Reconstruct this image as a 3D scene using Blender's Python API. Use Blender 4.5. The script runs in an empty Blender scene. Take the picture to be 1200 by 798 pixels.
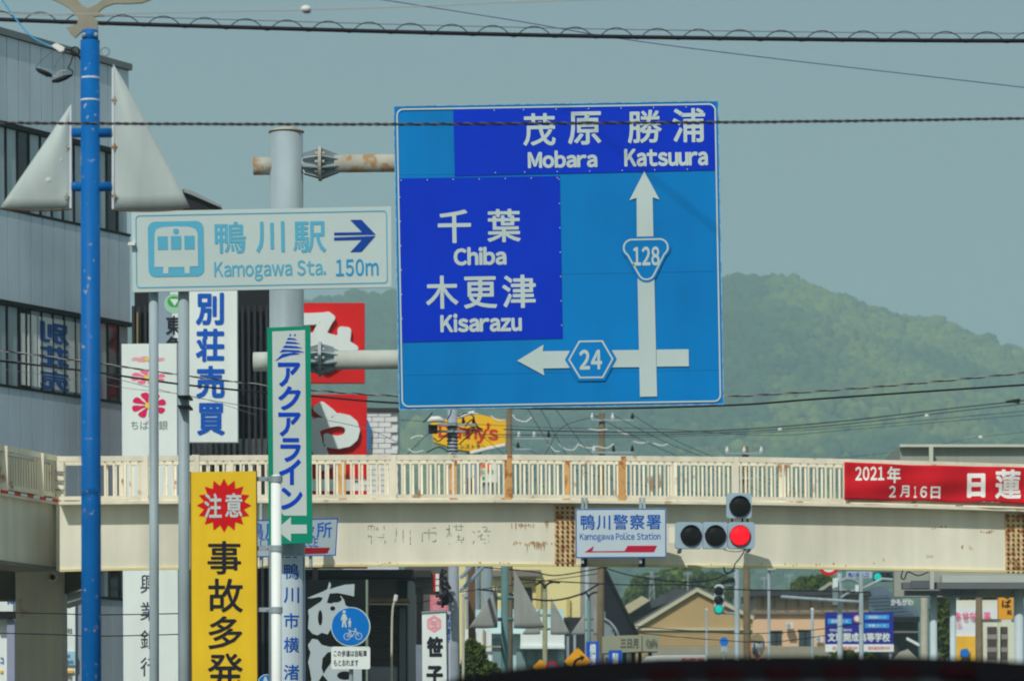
import bpy, math, random
import numpy as np
from mathutils import Vector, Matrix, noise as mnoise
random.seed(7); rng = np.random.default_rng(7)
SC = bpy.context.scene
COL = SC.collection
R = math.radians
# ------------------------------------------------------------------ camera
FP, IW, IH, HY = 4557.0, 1200.0, 798.0, 930.0      # focal length and horizon row, in photo pixels
ROLL = R(0.4); EYE = 1.4
RIGHT = Vector((math.cos(ROLL), 0, -math.sin(ROLL))); UP = Vector((math.sin(ROLL), 0, math.cos(ROLL)))
cd = bpy.data.cameras.new('camera'); cam = bpy.data.objects.new('camera', cd); COL.objects.link(cam)
cam.matrix_world = Matrix(((RIGHT.x, UP.x, 0, 0), (0, 0, -1, 0), (RIGHT.z, UP.z, 0, EYE), (0, 0, 0, 1)))
cd.sensor_width = 36.0; cd.lens = FP / IW * 36.0
cd.shift_y = (HY - IH / 2) / IW
cd.clip_start = 0.5; cd.clip_end = 30000
cd.dof.use_dof = True; cd.dof.focus_distance = 40.0; cd.dof.aperture_fstop = 5.6
SC.camera = cam
# ------------------------------------------------------------------ sky, sun, exposure
SUN = Vector((0.375, 1.0, -1.0)).normalized()         # the way the light travels
world = bpy.data.worlds.new('World'); SC.world = world; world.use_nodes = True
wn, wl = world.node_tree.nodes, world.node_tree.links
bg = wn['Background']; bg.inputs['Strength'].default_value = 0.10
sky = wn.new('ShaderNodeTexSky'); sky.sky_type = 'NISHITA'; sky.sun_disc = False
sky.sun_elevation = math.asin(-SUN.z)
sky.sun_rotation = math.atan2(-SUN.x, -SUN.y) % (2 * math.pi)
sky.air_density = 1.0; sky.dust_density = 3.0; sky.ozone_density = 1.0
hs = wn.new('ShaderNodeMix'); hs.data_type = 'RGBA'; hs.blend_type = 'MIX'; hs.inputs[0].default_value = 0.75
hs.inputs[7].default_value = (2.3, 3.2, 3.35, 1)       # thin even overcast of pale grey over the blue
wl.new(sky.outputs[0], hs.inputs[6]); wl.new(hs.outputs[2], bg.inputs[0])
sd = bpy.data.lights.new('sun', 'SUN'); sun = bpy.data.objects.new('sun', sd); COL.objects.link(sun)
sd.energy = 3.1; sd.angle = R(0.6); sd.color = (1.0, 0.97, 0.91)
sun.rotation_euler = SUN.to_track_quat('-Z', 'Y').to_euler(); sun.location = (0, 0, 50)
SC.view_settings.view_transform = 'Standard'; SC.view_settings.look = 'None'
SC.view_settings.exposure = 0.0; SC.view_settings.gamma = 1.0
SC.render.engine = 'CYCLES'
SC.cycles.volume_bounces = 1; SC.cycles.max_bounces = 6; SC.cycles.use_denoising = True; SC.cycles.filter_width = 1.9
# ------------------------------------------------------------------ helpers
def P(px, py, Y):
    u = (px - IW / 2) / FP; v = (HY - py) / FP
    return Vector((Y * (u * RIGHT.x + v * UP.x), Y, EYE + Y * (u * RIGHT.z + v * UP.z)))
def PXM(Y): return FP / Y                            # photo pixels per metre at a distance
def lin(c):
    c = c / 255.0
    return c / 12.92 if c <= 0.04045 else ((c + 0.055) / 1.055) ** 2.4
def C(r, g, b, k=0.88):                              # base colour of a sunlit surface seen as r,g,b
    return tuple(min(0.9, lin(x) / k) for x in (r, g, b))
MATS = {}
def M(name, rgb, rough=0.6, vary=0.10, scale=2.0, rust=0.0, rscale=3.0, streak=0.0, metal=0.0, emit=0.0, bump=0.0, bscale=20.0, spec=0.14, rustcol=(0.30, 0.10, 0.025), attr=None):
    if name in MATS: return MATS[name]
    m = bpy.data.materials.new(name); m.use_nodes = True
    n, l = m.node_tree.nodes, m.node_tree.links
    b = n['Principled BSDF']; b.inputs['Roughness'].default_value = rough; b.inputs['Metallic'].default_value = metal
    b.inputs['Specular IOR Level'].default_value = spec
    geo = n.new('ShaderNodeNewGeometry')
    def noise(sc, det=4.0, mp=None):
        t = n.new('ShaderNodeTexNoise'); t.inputs['Scale'].default_value = sc; t.inputs['Detail'].default_value = det
        if mp:
            k = n.new('ShaderNodeMapping'); k.inputs['Scale'].default_value = mp
            l.new(geo.outputs['Position'], k.inputs['Vector']); l.new(k.outputs[0], t.inputs['Vector'])
        else: l.new(geo.outputs['Position'], t.inputs['Vector'])
        return t.outputs['Fac']
    def ramp(src, a, b_, ca, cb):
        r = n.new('ShaderNodeMapRange'); r.inputs[1].default_value = a; r.inputs[2].default_value = b_
        r.inputs[3].default_value = ca; r.inputs[4].default_value = cb; l.new(src, r.inputs[0]); return r.outputs[0]
    def mix(mode, fac, a, b_):
        x = n.new('ShaderNodeMix'); x.data_type = 'RGBA'; x.blend_type = mode
        for s, i in ((fac, 0), (a, 6), (b_, 7)):
            if hasattr(s, 'is_output'): l.new(s, x.inputs[i])
            else: x.inputs[i].default_value = s
        return x.outputs[2]
    def grey(src):
        k = n.new('ShaderNodeCombineColor')
        for i in range(3): l.new(src, k.inputs[i])
        return k.outputs[0]
    cur = (*rgb, 1.0)
    if attr:
        at = n.new('ShaderNodeAttribute'); at.attribute_name = attr; cur = mix('MULTIPLY', 1.0, cur, at.outputs['Color'])
    if vary: cur = mix('MULTIPLY', 1.0, cur, grey(ramp(noise(scale), 0.3, 0.7, 1 - vary, 1 + vary * 0.6)))
    if streak: cur = mix('MULTIPLY', 1.0, cur, grey(ramp(noise(1.0, 5.0, (scale * 5, scale * 5, scale * 0.5)), 0.35, 0.75, 1.0, 1 - streak)))
    if rust:
        f = ramp(noise(rscale, 6.0), 0.72 - rust * 0.4, 0.80 - rust * 0.4, 0.0, 0.9)
        cur = mix('MIX', f, cur, (*rustcol, 1))
    if hasattr(cur, 'is_output'): l.new(cur, b.inputs['Base Color'])
    else: b.inputs['Base Color'].default_value = cur
    if emit:
        b.inputs['Base Color'].default_value = (rgb[0] * .06, rgb[1] * .06, rgb[2] * .06, 1)
        b.inputs['Emission Color'].default_value = (*rgb, 1); b.inputs['Emission Strength'].default_value = emit
    if bump:
        bp = n.new('ShaderNodeBump'); bp.inputs['Strength'].default_value = bump; bp.inputs['Distance'].default_value = 0.02
        l.new(noise(bscale), bp.inputs['Height']); l.new(bp.outputs[0], b.inputs['Normal'])
    MATS[name] = m; return m
def props(o, label=None, cat=None, group=None, kind=None):
    if label: o['label'] = label
    if cat: o['category'] = cat
    if group: o['group'] = group
    if kind: o['kind'] = kind
    return o
def thing(name, label, cat, px, Y, group=None, z=0.0):
    o = bpy.data.objects.new(name, None); COL.objects.link(o); o.empty_display_size = 0.2
    p = P(px, HY, Y); o.location = (p.x, Y, z)
    return props(o, label, cat, group)
def origin(o):
    v = Vector((0, 0, 0))
    while o is not None: v += Vector(o.location); o = o.parent
    return v
class MB:
    def __init__(s): s.v = []; s.f = []
    def add(s, vs, fs):
        k = len(s.v); s.v += [tuple(q) for q in vs]; s.f += [tuple(i + k for i in f) for f in fs]; return s
    def hexa(s, a, b):                                # two quads (4 verts each, same order)
        return s.add(list(a) + list(b), [(0, 1, 2, 3), (7, 6, 5, 4), (0, 4, 5, 1), (1, 5, 6, 2), (2, 6, 7, 3), (3, 7, 4, 0)])
    def box(s, x0, x1, y0, y1, z0, z1):
        return s.hexa([(x0, y0, z0), (x1, y0, z0), (x1, y0, z1), (x0, y0, z1)], [(x0, y1, z0), (x1, y1, z0), (x1, y1, z1), (x0, y1, z1)])
    def prism(s, pts, Y, t, dx=0.0):                  # outline in photo pixels at distance Y, thickness t away from us
        f = [P(x, y, Y) for x, y in pts]; n = len(f)
        b = [q + Vector((dx, t, 0)) for q in f]
        return s.add(f + b, [tuple(range(n)), tuple(range(2 * n - 1, n - 1, -1))] + [(i, i + n, (i + 1) % n + n, (i + 1) % n) for i in range(n)])
    def rect(s, x0, y0, x1, y1, Y, t, rot=0.0): return s.prism(rot_rect(x0, y0, x1, y1, rot), Y, t)
    def sheet(s, pts, Y): return s.add([P(x, y, Y) for x, y in pts], [tuple(range(len(pts)))])
    def tube(s, pts, r, n=8, cap=True):
        pts = [Vector(p) for p in pts]; m = len(pts); rs = r if isinstance(r, (list, tuple)) else [r] * m
        vs = []; prev = None
        for i, p in enumerate(pts):
            t = (pts[min(i + 1, m - 1)] - pts[max(i - 1, 0)]).normalized()
            if prev is None:
                a = Vector((0, 1, 0)) if abs(t.y) < 0.9 else Vector((1, 0, 0))
                u = t.cross(a).normalized()
            else: u = (prev - t * prev.dot(t)).normalized()
            prev = u; w = t.cross(u)
            for k in range(n):
                a = 2 * math.pi * k / n; vs.append(p + (u * math.cos(a) + w * math.sin(a)) * rs[i])
        fs = [(i * n + k, i * n + (k + 1) % n, (i + 1) * n + (k + 1) % n, (i + 1) * n + k) for i in range(m - 1) for k in range(n)]
        if cap: fs += [tuple(range(n - 1, -1, -1)), tuple((m - 1) * n + k for k in range(n))]
        return s.add(vs, fs)
    def ball(s, c, r, n=8, sq=(1, 1, 1)):
        c = Vector(c); vs = []; h = n // 2
        for i in range(h + 1):
            th = math.pi * i / h
            for k in range(n):
                a = 2 * math.pi * k / n
                vs.append(c + Vector((sq[0] * r * math.sin(th) * math.cos(a), sq[1] * r * math.sin(th) * math.sin(a), sq[2] * r * math.cos(th))))
        return s.add(vs, [(i * n + k, i * n + (k + 1) % n, (i + 1) * n + (k + 1) % n, (i + 1) * n + k) for i in range(h) for k in range(n)])
    def build(s, name, mat, parent=None, smooth=False, label=None, kind=None, cat=None, group=None, flip=False):
        me = bpy.data.meshes.new(name); o0 = origin(parent)
        me.from_pydata([(x - o0.x, y - o0.y, z - o0.z) for x, y, z in s.v], [], s.f)
        if smooth: me.polygons.foreach_set('use_smooth', [len(f) == 4 for f in s.f])
        me.materials.append(mat); me.update()
        o = bpy.data.objects.new(name, me); COL.objects.link(o); o.parent = parent
        return props(o, label, cat, group, kind)
def rot_rect(x0, y0, x1, y1, rot=0.0):
    return rot_pts([(x0, y0), (x1, y0), (x1, y1), (x0, y1)], rot, (x0 + x1) / 2, (y0 + y1) / 2)
def rot_pts(pts, rot, cx, cy):
    if not rot: return pts
    c, s_ = math.cos(R(rot)), math.sin(R(rot))
    return [(cx + (x - cx) * c + (y - cy) * s_, cy - (x - cx) * s_ + (y - cy) * c) for x, y in pts]
def rrect(x0, y0, x1, y1, r, rot=0.0, n=5):
    pts = []
    for cx, cy, a0 in ((x1 - r, y0 + r, -90), (x1 - r, y1 - r, 0), (x0 + r, y1 - r, 90), (x0 + r, y0 + r, 180)):
        for i in range(n + 1):
            a = R(a0 + 90 * i / n); pts.append((cx + r * math.cos(a), cy + r * math.sin(a)))
    return rot_pts(pts, rot, (x0 + x1) / 2, (y0 + y1) / 2)
def circ(cx, cy, r, n=28, ry=None): return [(cx + r * math.cos(2 * math.pi * i / n), cy + (ry or r) * math.sin(2 * math.pi * i / n)) for i in range(n)]
def lerp_t(tab, x):
    if x <= tab[0][0]: (a, b), (c, d) = tab[0], tab[1]
    elif x >= tab[-1][0]: (a, b), (c, d) = tab[-2], tab[-1]
    else:
        for (a, b), (c, d) in zip(tab, tab[1:]):
            if a <= x <= c: break
    return b + (d - b) * (x - a) / (c - a)
def smooth_pts(pts, k=8):                             # Catmull-Rom through the given points
    pts = [Vector(p) for p in pts]; q = [pts[0] * 2 - pts[1]] + pts + [pts[-1] * 2 - pts[-2]]; out = []
    for i in range(1, len(q) - 2):
        for j in range(k):
            t = j / k; a, b, c, d = q[i - 1], q[i], q[i + 1], q[i + 2]
            out.append(0.5 * ((2 * b) + (c - a) * t + (2 * a - 5 * b + 4 * c - d) * t * t + (3 * b - a - 3 * c + d) * t ** 3))
    return out + [pts[-1]]
def wire(mb, pts, Y, r, n=5, k=8):
    if len(pts) == 2: mb.tube([P(x, y, Y) for x, y in pts], r, n, False)
    else: mb.tube(smooth_pts([P(p[0], p[1], p[2] if len(p) > 2 else Y) for p in pts], k), r, n, False)
    return mb
# ------------------------------------------------------------------ lettering: glyph outlines -> distance field -> thickened flat shapes
DG = bpy.context.evaluated_depsgraph_get()
GL = {}
def full(c):
    o = ord(c); return chr(o + 0xFEE0) if 0x21 <= o <= 0x7E else c
def glyph_segs(c):
    cu = bpy.data.curves.new('g', 'FONT'); cu.body = full(c); cu.resolution_u = 3; cu.fill_mode = 'NONE'
    ob = bpy.data.objects.new('g', cu); COL.objects.link(ob)
    dg = bpy.context.evaluated_depsgraph_get(); dg.update()
    me = bpy.data.meshes.new_from_object(ob.evaluated_get(dg))
    v = np.array([x.co[:2] for x in me.vertices]); e = np.array([x.vertices[:] for x in me.edges])
    bpy.data.objects.remove(ob); bpy.data.curves.remove(cu); bpy.data.meshes.remove(me)
    return v[e[:, 0]], v[e[:, 1]]
def glyph(c, N):
    if (c, N) in GL: return GL[(c, N)]
    a, b = glyph_segs(c)
    lo = np.minimum(a.min(0), b.min(0)) - 0.09; hi = np.maximum(a.max(0), b.max(0)) + 0.09
    h = 1.1 / N; nx, ny = (np.ceil((hi - lo) / h)).astype(int) + 1
    gx = lo[0] + np.arange(nx) * h; gy = lo[1] + np.arange(ny) * h
    X, Y = np.meshgrid(gx, gy, indexing='ij'); p = np.stack([X.ravel(), Y.ravel()], 1)
    d = b - a; L = (d ** 2).sum(1) + 1e-12
    t = np.clip(((p[:, None, :] - a[None]) * d[None]).sum(2) / L, 0, 1)
    q = a[None] + t[..., None] * d[None]; dist = np.sqrt(((p[:, None] - q) ** 2).sum(2).min(1))
    c1 = (a[None, :, 1] > p[:, None, 1]) != (b[None, :, 1] > p[:, None, 1])
    with np.errstate(divide='ignore', invalid='ignore'):
        xi = a[None, :, 0] + (p[:, None, 1] - a[None, :, 1]) * d[None, :, 0] / np.where(d[None, :, 1] == 0, 1e-12, d[None, :, 1])
    ins = ((c1 & (p[:, None, 0] < xi)).sum(1) % 2) == 1
    sdf = np.where(ins, dist, -dist).reshape(nx, ny)
    GL[(c, N)] = (gx, gy, sdf, (a, b)); return GL[(c, N)]
def iso(gx, gy, s, maxrun=999):
    polys = []; ins = s > 0; nx, ny = s.shape
    cnt = ins[:-1, :-1].astype(int) + ins[1:, :-1] + ins[1:, 1:] + ins[:-1, 1:]
    for j in range(ny - 1):
        i = 0
        while i < nx - 1:
            c = cnt[i, j]
            if c == 0: i += 1; continue
            if c == 4:
                k = i
                while k < nx - 1 and cnt[k, j] == 4 and k - i < maxrun: k += 1
                polys.append([(gx[i], gy[j]), (gx[k], gy[j]), (gx[k], gy[j + 1]), (gx[i], gy[j + 1])]); i = k; continue
            q = [(i, j), (i + 1, j), (i + 1, j + 1), (i, j + 1)]; o = []
            for k in range(4):
                A, B = q[k], q[(k + 1) % 4]; va, vb = s[A], s[B]
                if va > 0: o.append((gx[A[0]], gy[A[1]]))
                if (va > 0) != (vb > 0):
                    t = va / (va - vb); o.append((gx[A[0]] + (gx[B[0]] - gx[A[0]]) * t, gy[A[1]] + (gy[B[1]] - gy[A[1]]) * t))
            if len(o) >= 3: polys.append(o)
            i += 1
    return polys
def text(par, s, rc, Y, mat, w=0.025, vert=False, rot=0.0, N=50, mirror=False, mapper=None, broken=0.0, name='lettering', gap=None, skew=0.0, build=True):
    polys = []; pen = 0.0; lat = all(ord(c) < 0x3000 for c in s)
    for c in s:
        if c == ' ': pen += 0.30; continue
        gx, gy, sd_, (a, b) = glyph(c, N)
        wl_ = w if lat else w * min(1.0, max(0.35, 11.0 / float(np.sqrt(((b - a) ** 2).sum(1)).sum())))
        f = sd_ + wl_
        gxx, gyy = np.gradient(sd_, gx[1] - gx[0]); ridge_ = (sd_ < -0.006) & (np.hypot(gxx, gyy) < 0.55)
        f = np.where(ridge_, np.minimum(f, -0.03), f)
        if broken:
            sx = random.random() * 50
            f = f - np.array([[max(0, mnoise.noise((x * 3.6 + sx, y * 3.6, 0)) + broken) * 0.12 for y in gy] for x in gx])
        ps = iso(gx, gy, f, 3 if mapper else 999)
        bx0, bx1 = min(a[:, 0].min(), b[:, 0].min()), max(a[:, 0].max(), b[:, 0].max())
        if vert: off = (-(0.5), pen); pen -= (1.0 if gap is None else gap)
        elif lat: off = (pen - bx0, 0); pen += bx1 - bx0 + (0.085 if gap is None else gap)
        else: off = (pen, 0); pen += (1.0 if gap is None else gap)
        polys += [[(x + off[0], y + off[1]) for x, y in p] for p in ps]
    if not polys: return
    al = np.array([q for p in polys for q in p]); lo, hi = al.min(0), al.max(0); x0, y0, x1, y1 = rc
    mp = mapper or (lambda px, py: P(px, py, Y)); cx, cy = (x0 + x1) / 2, (y0 + y1) / 2
    mb = MB()
    for p in polys:
        q = []
        for x, y in p:
            u = (x - lo[0]) / (hi[0] - lo[0]); v = (hi[1] - y) / (hi[1] - lo[1])
            if mirror: u = 1 - u
            q.append((x0 + u * (x1 - x0) + skew * (0.5 - v) * (y1 - y0), y0 + v * (y1 - y0)))
        q = rot_pts(q, rot, cx, cy)
        mb.add([mp(*r_) for r_ in q], [tuple(range(len(q)))])
    return mb.build(name, mat, par) if build else mb
# ------------------------------------------------------------------ materials
signwhite = M('reflective_white', C(178, 194, 192), 0.45, 0.06, 1.5)
facewhite = M('white_panel', C(216, 226, 222), 0.5, 0.05, 1.0, streak=0.08)
galv = M('galvanised_steel', C(152, 168, 174), 0.5, 0.16, 1.2, streak=0.30, metal=0.0, bump=0.1, spec=.3)
galvrust = M('galvanised_rusty', C(172, 172, 160), 0.5, 0.12, 1.5, rust=0.52, rscale=7, streak=0.2, rustcol=(0.38, 0.22, 0.09))
black = M('black_print', (0.016, 0.018, 0.026), 0.5, 0)
dark = M('dark_metal', (0.013, 0.013, 0.016), 0.5, 0.2)
cable = M('black_cable', (0.016, 0.014, 0.022), 0.45, 0.2, 8)
cablegrey = M('grey_wire', (0.15, 0.16, 0.19), 0.5, 0.1)
pale = M('porcelain_white', (0.75, 0.76, 0.72), 0.3, 0)
cream = M('cream_paint', C(230, 223, 202, .85), 0.55, 0.13, 0.7, rust=0.06, rscale=2.6, streak=0.17, bump=0.08, bscale=6)
railm = M('cream_rail_paint', C(228, 218, 196, .84), 0.6, 0.14, 1.5, rust=0.26, rscale=3.2, streak=0.15, rustcol=(0.40, 0.17, 0.06))
rusty = M('rusted_paint', C(216, 188, 140), 0.75, 0.3, 8, rust=0.50, rscale=7, rustcol=(0.36, 0.13, 0.04))
glass = M('dark_glass', (0.018, 0.028, 0.034), 0.08, 0, spec=0.6)
concrete = M('concrete_pole', C(158, 158, 142), 0.85, 0.12, 4, streak=0.1, bump=0.2)
brownpole = M('weathered_pole', C(116, 104, 82), 0.85, 0.15, 4, streak=0.2)
redp = M('red_print', C(200, 22, 24), 0.5, 0.05)

# ================================================================== GROUND, ROAD, HILL
def flat(name, x0, x1, y0, y1, z, mat, t=None):
    mb = MB()
    if t: mb.box(x0, x1, y0, y1, z - t, z)
    else: mb.add([(x0, y0, z), (x1, y0, z), (x1, y1, z), (x0, y1, z)], [(0, 1, 2, 3)])
    return mb.build(name, mat, None, kind='structure')
flat('ground', -6000, 6000, -60, 9000, -0.03, M('town_ground', (0.16, 0.17, 0.12), 0.9, 0.2, 0.05))
flat('road', -3.2, 8.5, -40, 700, 0.0, M('asphalt', (0.055, 0.056, 0.06), 0.9, 0.15, 1.5, bump=0.3, bscale=60))
flat('pavement', -8.0, -3.2, -40, 700, 0.14, M('paving', (0.28, 0.27, 0.25), 0.9, 0.12, 2), t=0.2)
flat('pavement', 8.5, 12.5, -40, 700, 0.14, MATS['paving'], t=0.2)
lm = MB()
for i in range(45): lm.add([(2.6, -20 + i * 10, 0.004), (2.74, -20 + i * 10, 0.004), (2.74, -15 + i * 10, 0.004), (2.6, -15 + i * 10, 0.004)], [(0, 1, 2, 3)])
lm.build('lane_markings', M('road_paint', (0.75, 0.75, 0.72), 0.7, 0.1), None, kind='structure')

HD = 2000.0
ridge = [(-500, 470), (-200, 410), (0, 385), (200, 362), (365, 348), (460, 340), (600, 336), (720, 334), (800, 334), (848, 326), (872, 320), (900, 323), (935, 325), (960, 336), (1010, 355), (1060, 371), (1095, 377), (1150, 392), (1200, 411), (1300, 452), (1450, 530), (1800, 700)]
def hz(x, y):
    px = 600 + x / HD * FP
    H = EYE + (HY - lerp_t(ridge, px)) / FP * HD - 5
    t = (y - 1150) / (HD - 1150)
    if t <= 0: return -2
    if t <= 1: s = t ** 0.85
    else: s = max(0.0, 1 - (t - 1) * 0.9)
    w = math.sin(math.pi * min(1, t)) if t < 1 else 0
    return H * s + w * (26 * mnoise.noise((x * 0.006, y * 0.006, 3)) + 9 * mnoise.noise((x * 0.02, y * 0.02, 8)))
hb = MB(); nx, ny = 120, 60
for j in range(ny + 1):
    for i in range(nx + 1):
        x = -560 + 1220 * i / nx; y = 1100 + 1500 * j / ny; hb.v.append((x, y, hz(x, y)))
hb.f = [(j * (nx + 1) + i, j * (nx + 1) + i + 1, (j + 1) * (nx + 1) + i + 1, (j + 1) * (nx + 1) + i) for j in range(ny) for i in range(nx)]
hb.build('hill', M('hill_soil', (0.05, 0.075, 0.03), 0.95, 0.2, 0.05), None, True, kind='structure')
# crowns of the wood on the hill
def ico0(): return ico(False)
def ico(sub=True):
    t = (1 + 5 ** 0.5) / 2
    v = np.array([(-1, t, 0), (1, t, 0), (-1, -t, 0), (1, -t, 0), (0, -1, t), (0, 1, t), (0, -1, -t), (0, 1, -t), (t, 0, -1), (t, 0, 1), (-t, 0, -1), (-t, 0, 1)], float)
    f = [(0, 11, 5), (0, 5, 1), (0, 1, 7), (0, 7, 10), (0, 10, 11), (1, 5, 9), (5, 11, 4), (11, 10, 2), (10, 7, 6), (7, 1, 8), (3, 9, 4), (3, 4, 2), (3, 2, 6), (3, 6, 8), (3, 8, 9), (4, 9, 5), (2, 4, 11), (6, 2, 10), (8, 6, 7), (9, 8, 1)]
    v = list(map(tuple, v / np.linalg.norm(v[0]))); cache = {}; nf = []
    def mid(a, b):
        k = (min(a, b), max(a, b))
        if k not in cache:
            m_ = (np.array(v[a]) + np.array(v[b])) / 2; m_ /= np.linalg.norm(m_); cache[k] = len(v); v.append(tuple(m_))
        return cache[k]
    if not sub: return np.array(v), np.array(f)
    for a, b, c in f:
        x, y, z = mid(a, b), mid(b, c), mid(c, a); nf += [(a, x, z), (b, y, x), (c, z, y), (x, y, z)]
    return np.array(v), np.array(nf)
IV, IF = ico()
def bulk_mesh(name, V, F, mat, colors=None, parent=None, **kw):
    me = bpy.data.meshes.new(name); o0 = origin(parent)
    V = V - np.array([o0.x, o0.y, o0.z])
    k = F.shape[1]
    me.vertices.add(len(V)); me.vertices.foreach_set('co', V.astype(np.float32).ravel())
    me.loops.add(F.size); me.loops.foreach_set('vertex_index', F.astype(np.int32).ravel())
    me.polygons.add(len(F)); me.polygons.foreach_set('loop_start', np.arange(0, F.size, k, dtype=np.int32))
    if colors is not None:
        a = me.color_attributes.new('tone', 'FLOAT_COLOR', 'POINT'); a.data.foreach_set('color', colors.astype(np.float32).ravel())
    me.materials.append(mat); me.update(calc_edges=True)
    o = bpy.data.objects.new(name, me); COL.objects.link(o); o.parent = parent
    return props(o, **kw)
Vs, Fs, Cs = [], [], []; k = 0
IV, IF = ico0()
xs = rng.uniform(-330, 640, 66000); ys = rng.uniform(1180, 2010, 66000)
for x, y in zip(xs, ys):
    px = 600 + x / y * FP
    if px < 260 or px > 1520: continue
    if 468 < px < 842 and y > 1760: continue
    r = rng.uniform(1.9, 3.9) * (1.15 if y < 1500 else 1.0); z = hz(x, y)
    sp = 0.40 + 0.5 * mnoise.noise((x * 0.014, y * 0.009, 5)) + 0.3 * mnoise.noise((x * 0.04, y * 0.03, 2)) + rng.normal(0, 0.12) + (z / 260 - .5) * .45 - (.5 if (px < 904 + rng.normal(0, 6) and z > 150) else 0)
    if rng.random() < .04: r *= 1.5
    jit = 1 + rng.uniform(-0.22, 0.22, (len(IV), 1))
    v = IV * jit * np.array([r, r, r * rng.uniform(0.8, 1.3)]) + np.array([x, y, z + r * 0.6])
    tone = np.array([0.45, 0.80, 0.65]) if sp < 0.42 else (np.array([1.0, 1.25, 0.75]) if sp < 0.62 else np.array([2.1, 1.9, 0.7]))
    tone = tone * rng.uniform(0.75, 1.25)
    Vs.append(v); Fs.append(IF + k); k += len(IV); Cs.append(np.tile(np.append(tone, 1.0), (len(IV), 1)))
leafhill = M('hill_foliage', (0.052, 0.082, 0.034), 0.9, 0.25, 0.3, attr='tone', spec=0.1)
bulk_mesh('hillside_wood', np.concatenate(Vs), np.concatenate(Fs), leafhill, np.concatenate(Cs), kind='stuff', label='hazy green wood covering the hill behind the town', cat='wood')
# haze
hm = bpy.data.materials.new('haze'); hm.use_nodes = True; hn = hm.node_tree.nodes; hn.clear()
ho = hn.new('ShaderNodeOutputMaterial'); hv = hn.new('ShaderNodeVolumePrincipled')
hv.inputs['Color'].default_value = (0.63, 0.89, 0.955, 1); hv.inputs['Density'].default_value = 0.00044; hv.inputs['Anisotropy'].default_value = 0.0
hm.node_tree.links.new(hv.outputs[0], ho.inputs['Volume'])
hz_ = MB().box(-4000, 4000, -200, 3200, -1.2, 330).build('haze', hm, None, kind='stuff'); props(hz_, 'thin pale haze over the town and the hill', 'haze')

# ================================================================== FOOTBRIDGE
def BY(px): return 56.0 + 2.8 * (px - 370) / 830.0
T_rail = [(75, 536), (300, 534.5), (600, 534), (900, 537), (1050, 540.5), (1200, 545), (1330, 550)]
T_lip = [(75, 589), (300, 587), (600, 586.5), (900, 589.5), (1050, 592.5), (1200, 597), (1330, 602)]
T_bot = [(75, 669), (120, 668), (380, 663.5), (600, 662.5), (870, 664.5), (1200, 670.5), (1330, 675)]
bridge = thing('footbridge', 'cream steel pedestrian footbridge with rusting railings crossing the whole road', 'footbridge', 600, 57)
def BP(px, tab, dp, dy=0.0):                          # a point on the bridge: row of a table plus dp pixels, moved dy metres back at the same height
    p = P(px, lerp_t(tab, px) + dp, BY(px)); return p + Vector((-0.06 * dy, dy, 0))
def loft(mb, sts, ring):
    base = len(mb.v); n = None
    for px in sts:
        r_ = ring(px); n = len(r_); mb.v += [tuple(q) for q in r_]
    for i in range(len(sts) - 1):
        for k_ in range(n):
            mb.f.append((base + i * n + k_, base + i * n + (k_ + 1) % n, base + (i + 1) * n + (k_ + 1) % n, base + (i + 1) * n + k_))
    mb.f.append(tuple(base + k_ for k_ in range(n - 1, -1, -1))); mb.f.append(tuple(base + (len(sts) - 1) * n + k_ for k_ in range(n)))
    return mb
sts = list(range(70, 1751, 30))
def bar(tab, d0, d1, y0, y1):
    return lambda px: [BP(px, tab, d0, y0), BP(px, tab, d1, y0), BP(px, tab, d1, y0) + Vector((0, y1 - y0, 0)), BP(px, tab, d0, y0) + Vector((0, y1 - y0, 0))]
gs = [70] + [x for x in sts if x > 70]
loft(MB(), gs, lambda px: [BP(px, T_lip, 3.6), BP(px, T_bot, 0), BP(px, T_bot, 0) + Vector((0, 0.03, 0)), BP(px, T_lip, 3.6) + Vector((0, 0.03, 0))]).build('girder_web', cream, bridge)
loft(MB(), gs, bar(T_bot, -2.2, 0.6, -0.03, 0.035)).build('bottom_flange', M('cream_flange', C(214, 202, 150), 0.6, 0.1, 2, rust=0.16, rscale=2), bridge)
loft(MB(), gs, lambda px: [BP(px, T_lip, 3.6, 1.7), BP(px, T_bot, -16, 1.7), BP(px, T_bot, -16, 1.73), BP(px, T_lip, 3.6, 1.73)]).build('girder_web', cream, bridge)
loft(MB(), gs, bar(T_bot, -18, -15, 1.60, 1.76)).build('bottom_flange', MATS['cream_flange'], bridge)
loft(MB(), gs, bar(T_lip, 0, 3.4, -0.24, 1.5)).build('deck', railm, bridge)
joist = MB()
for px in range(90, 1740, 45):
    a, b_ = BP(px, T_bot, -20), BP(px, T_bot, -38); joist.box(a.x, a.x + 0.1, a.y + 0.32, a.y + 1.4, a.z, b_.z)
joist.build('cross_beam', M('under_steel', (0.22, 0.21, 0.18), 0.8, 0.2), bridge, kind='stuff')
BK = 1.30
for dy in (-0.18, BK):
    q_ = -6.0 if dy > 0 else 0.0
    loft(MB(), gs, bar(T_rail, q_, q_ + 6.2, dy - 0.03, dy + 0.04)).build('top_rail', railm, bridge)
    loft(MB(), gs, bar(T_lip, q_ - 6.3, q_ - 2.2, dy - 0.02, dy + 0.03)).build('bottom_rail', railm, bridge)
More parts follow.
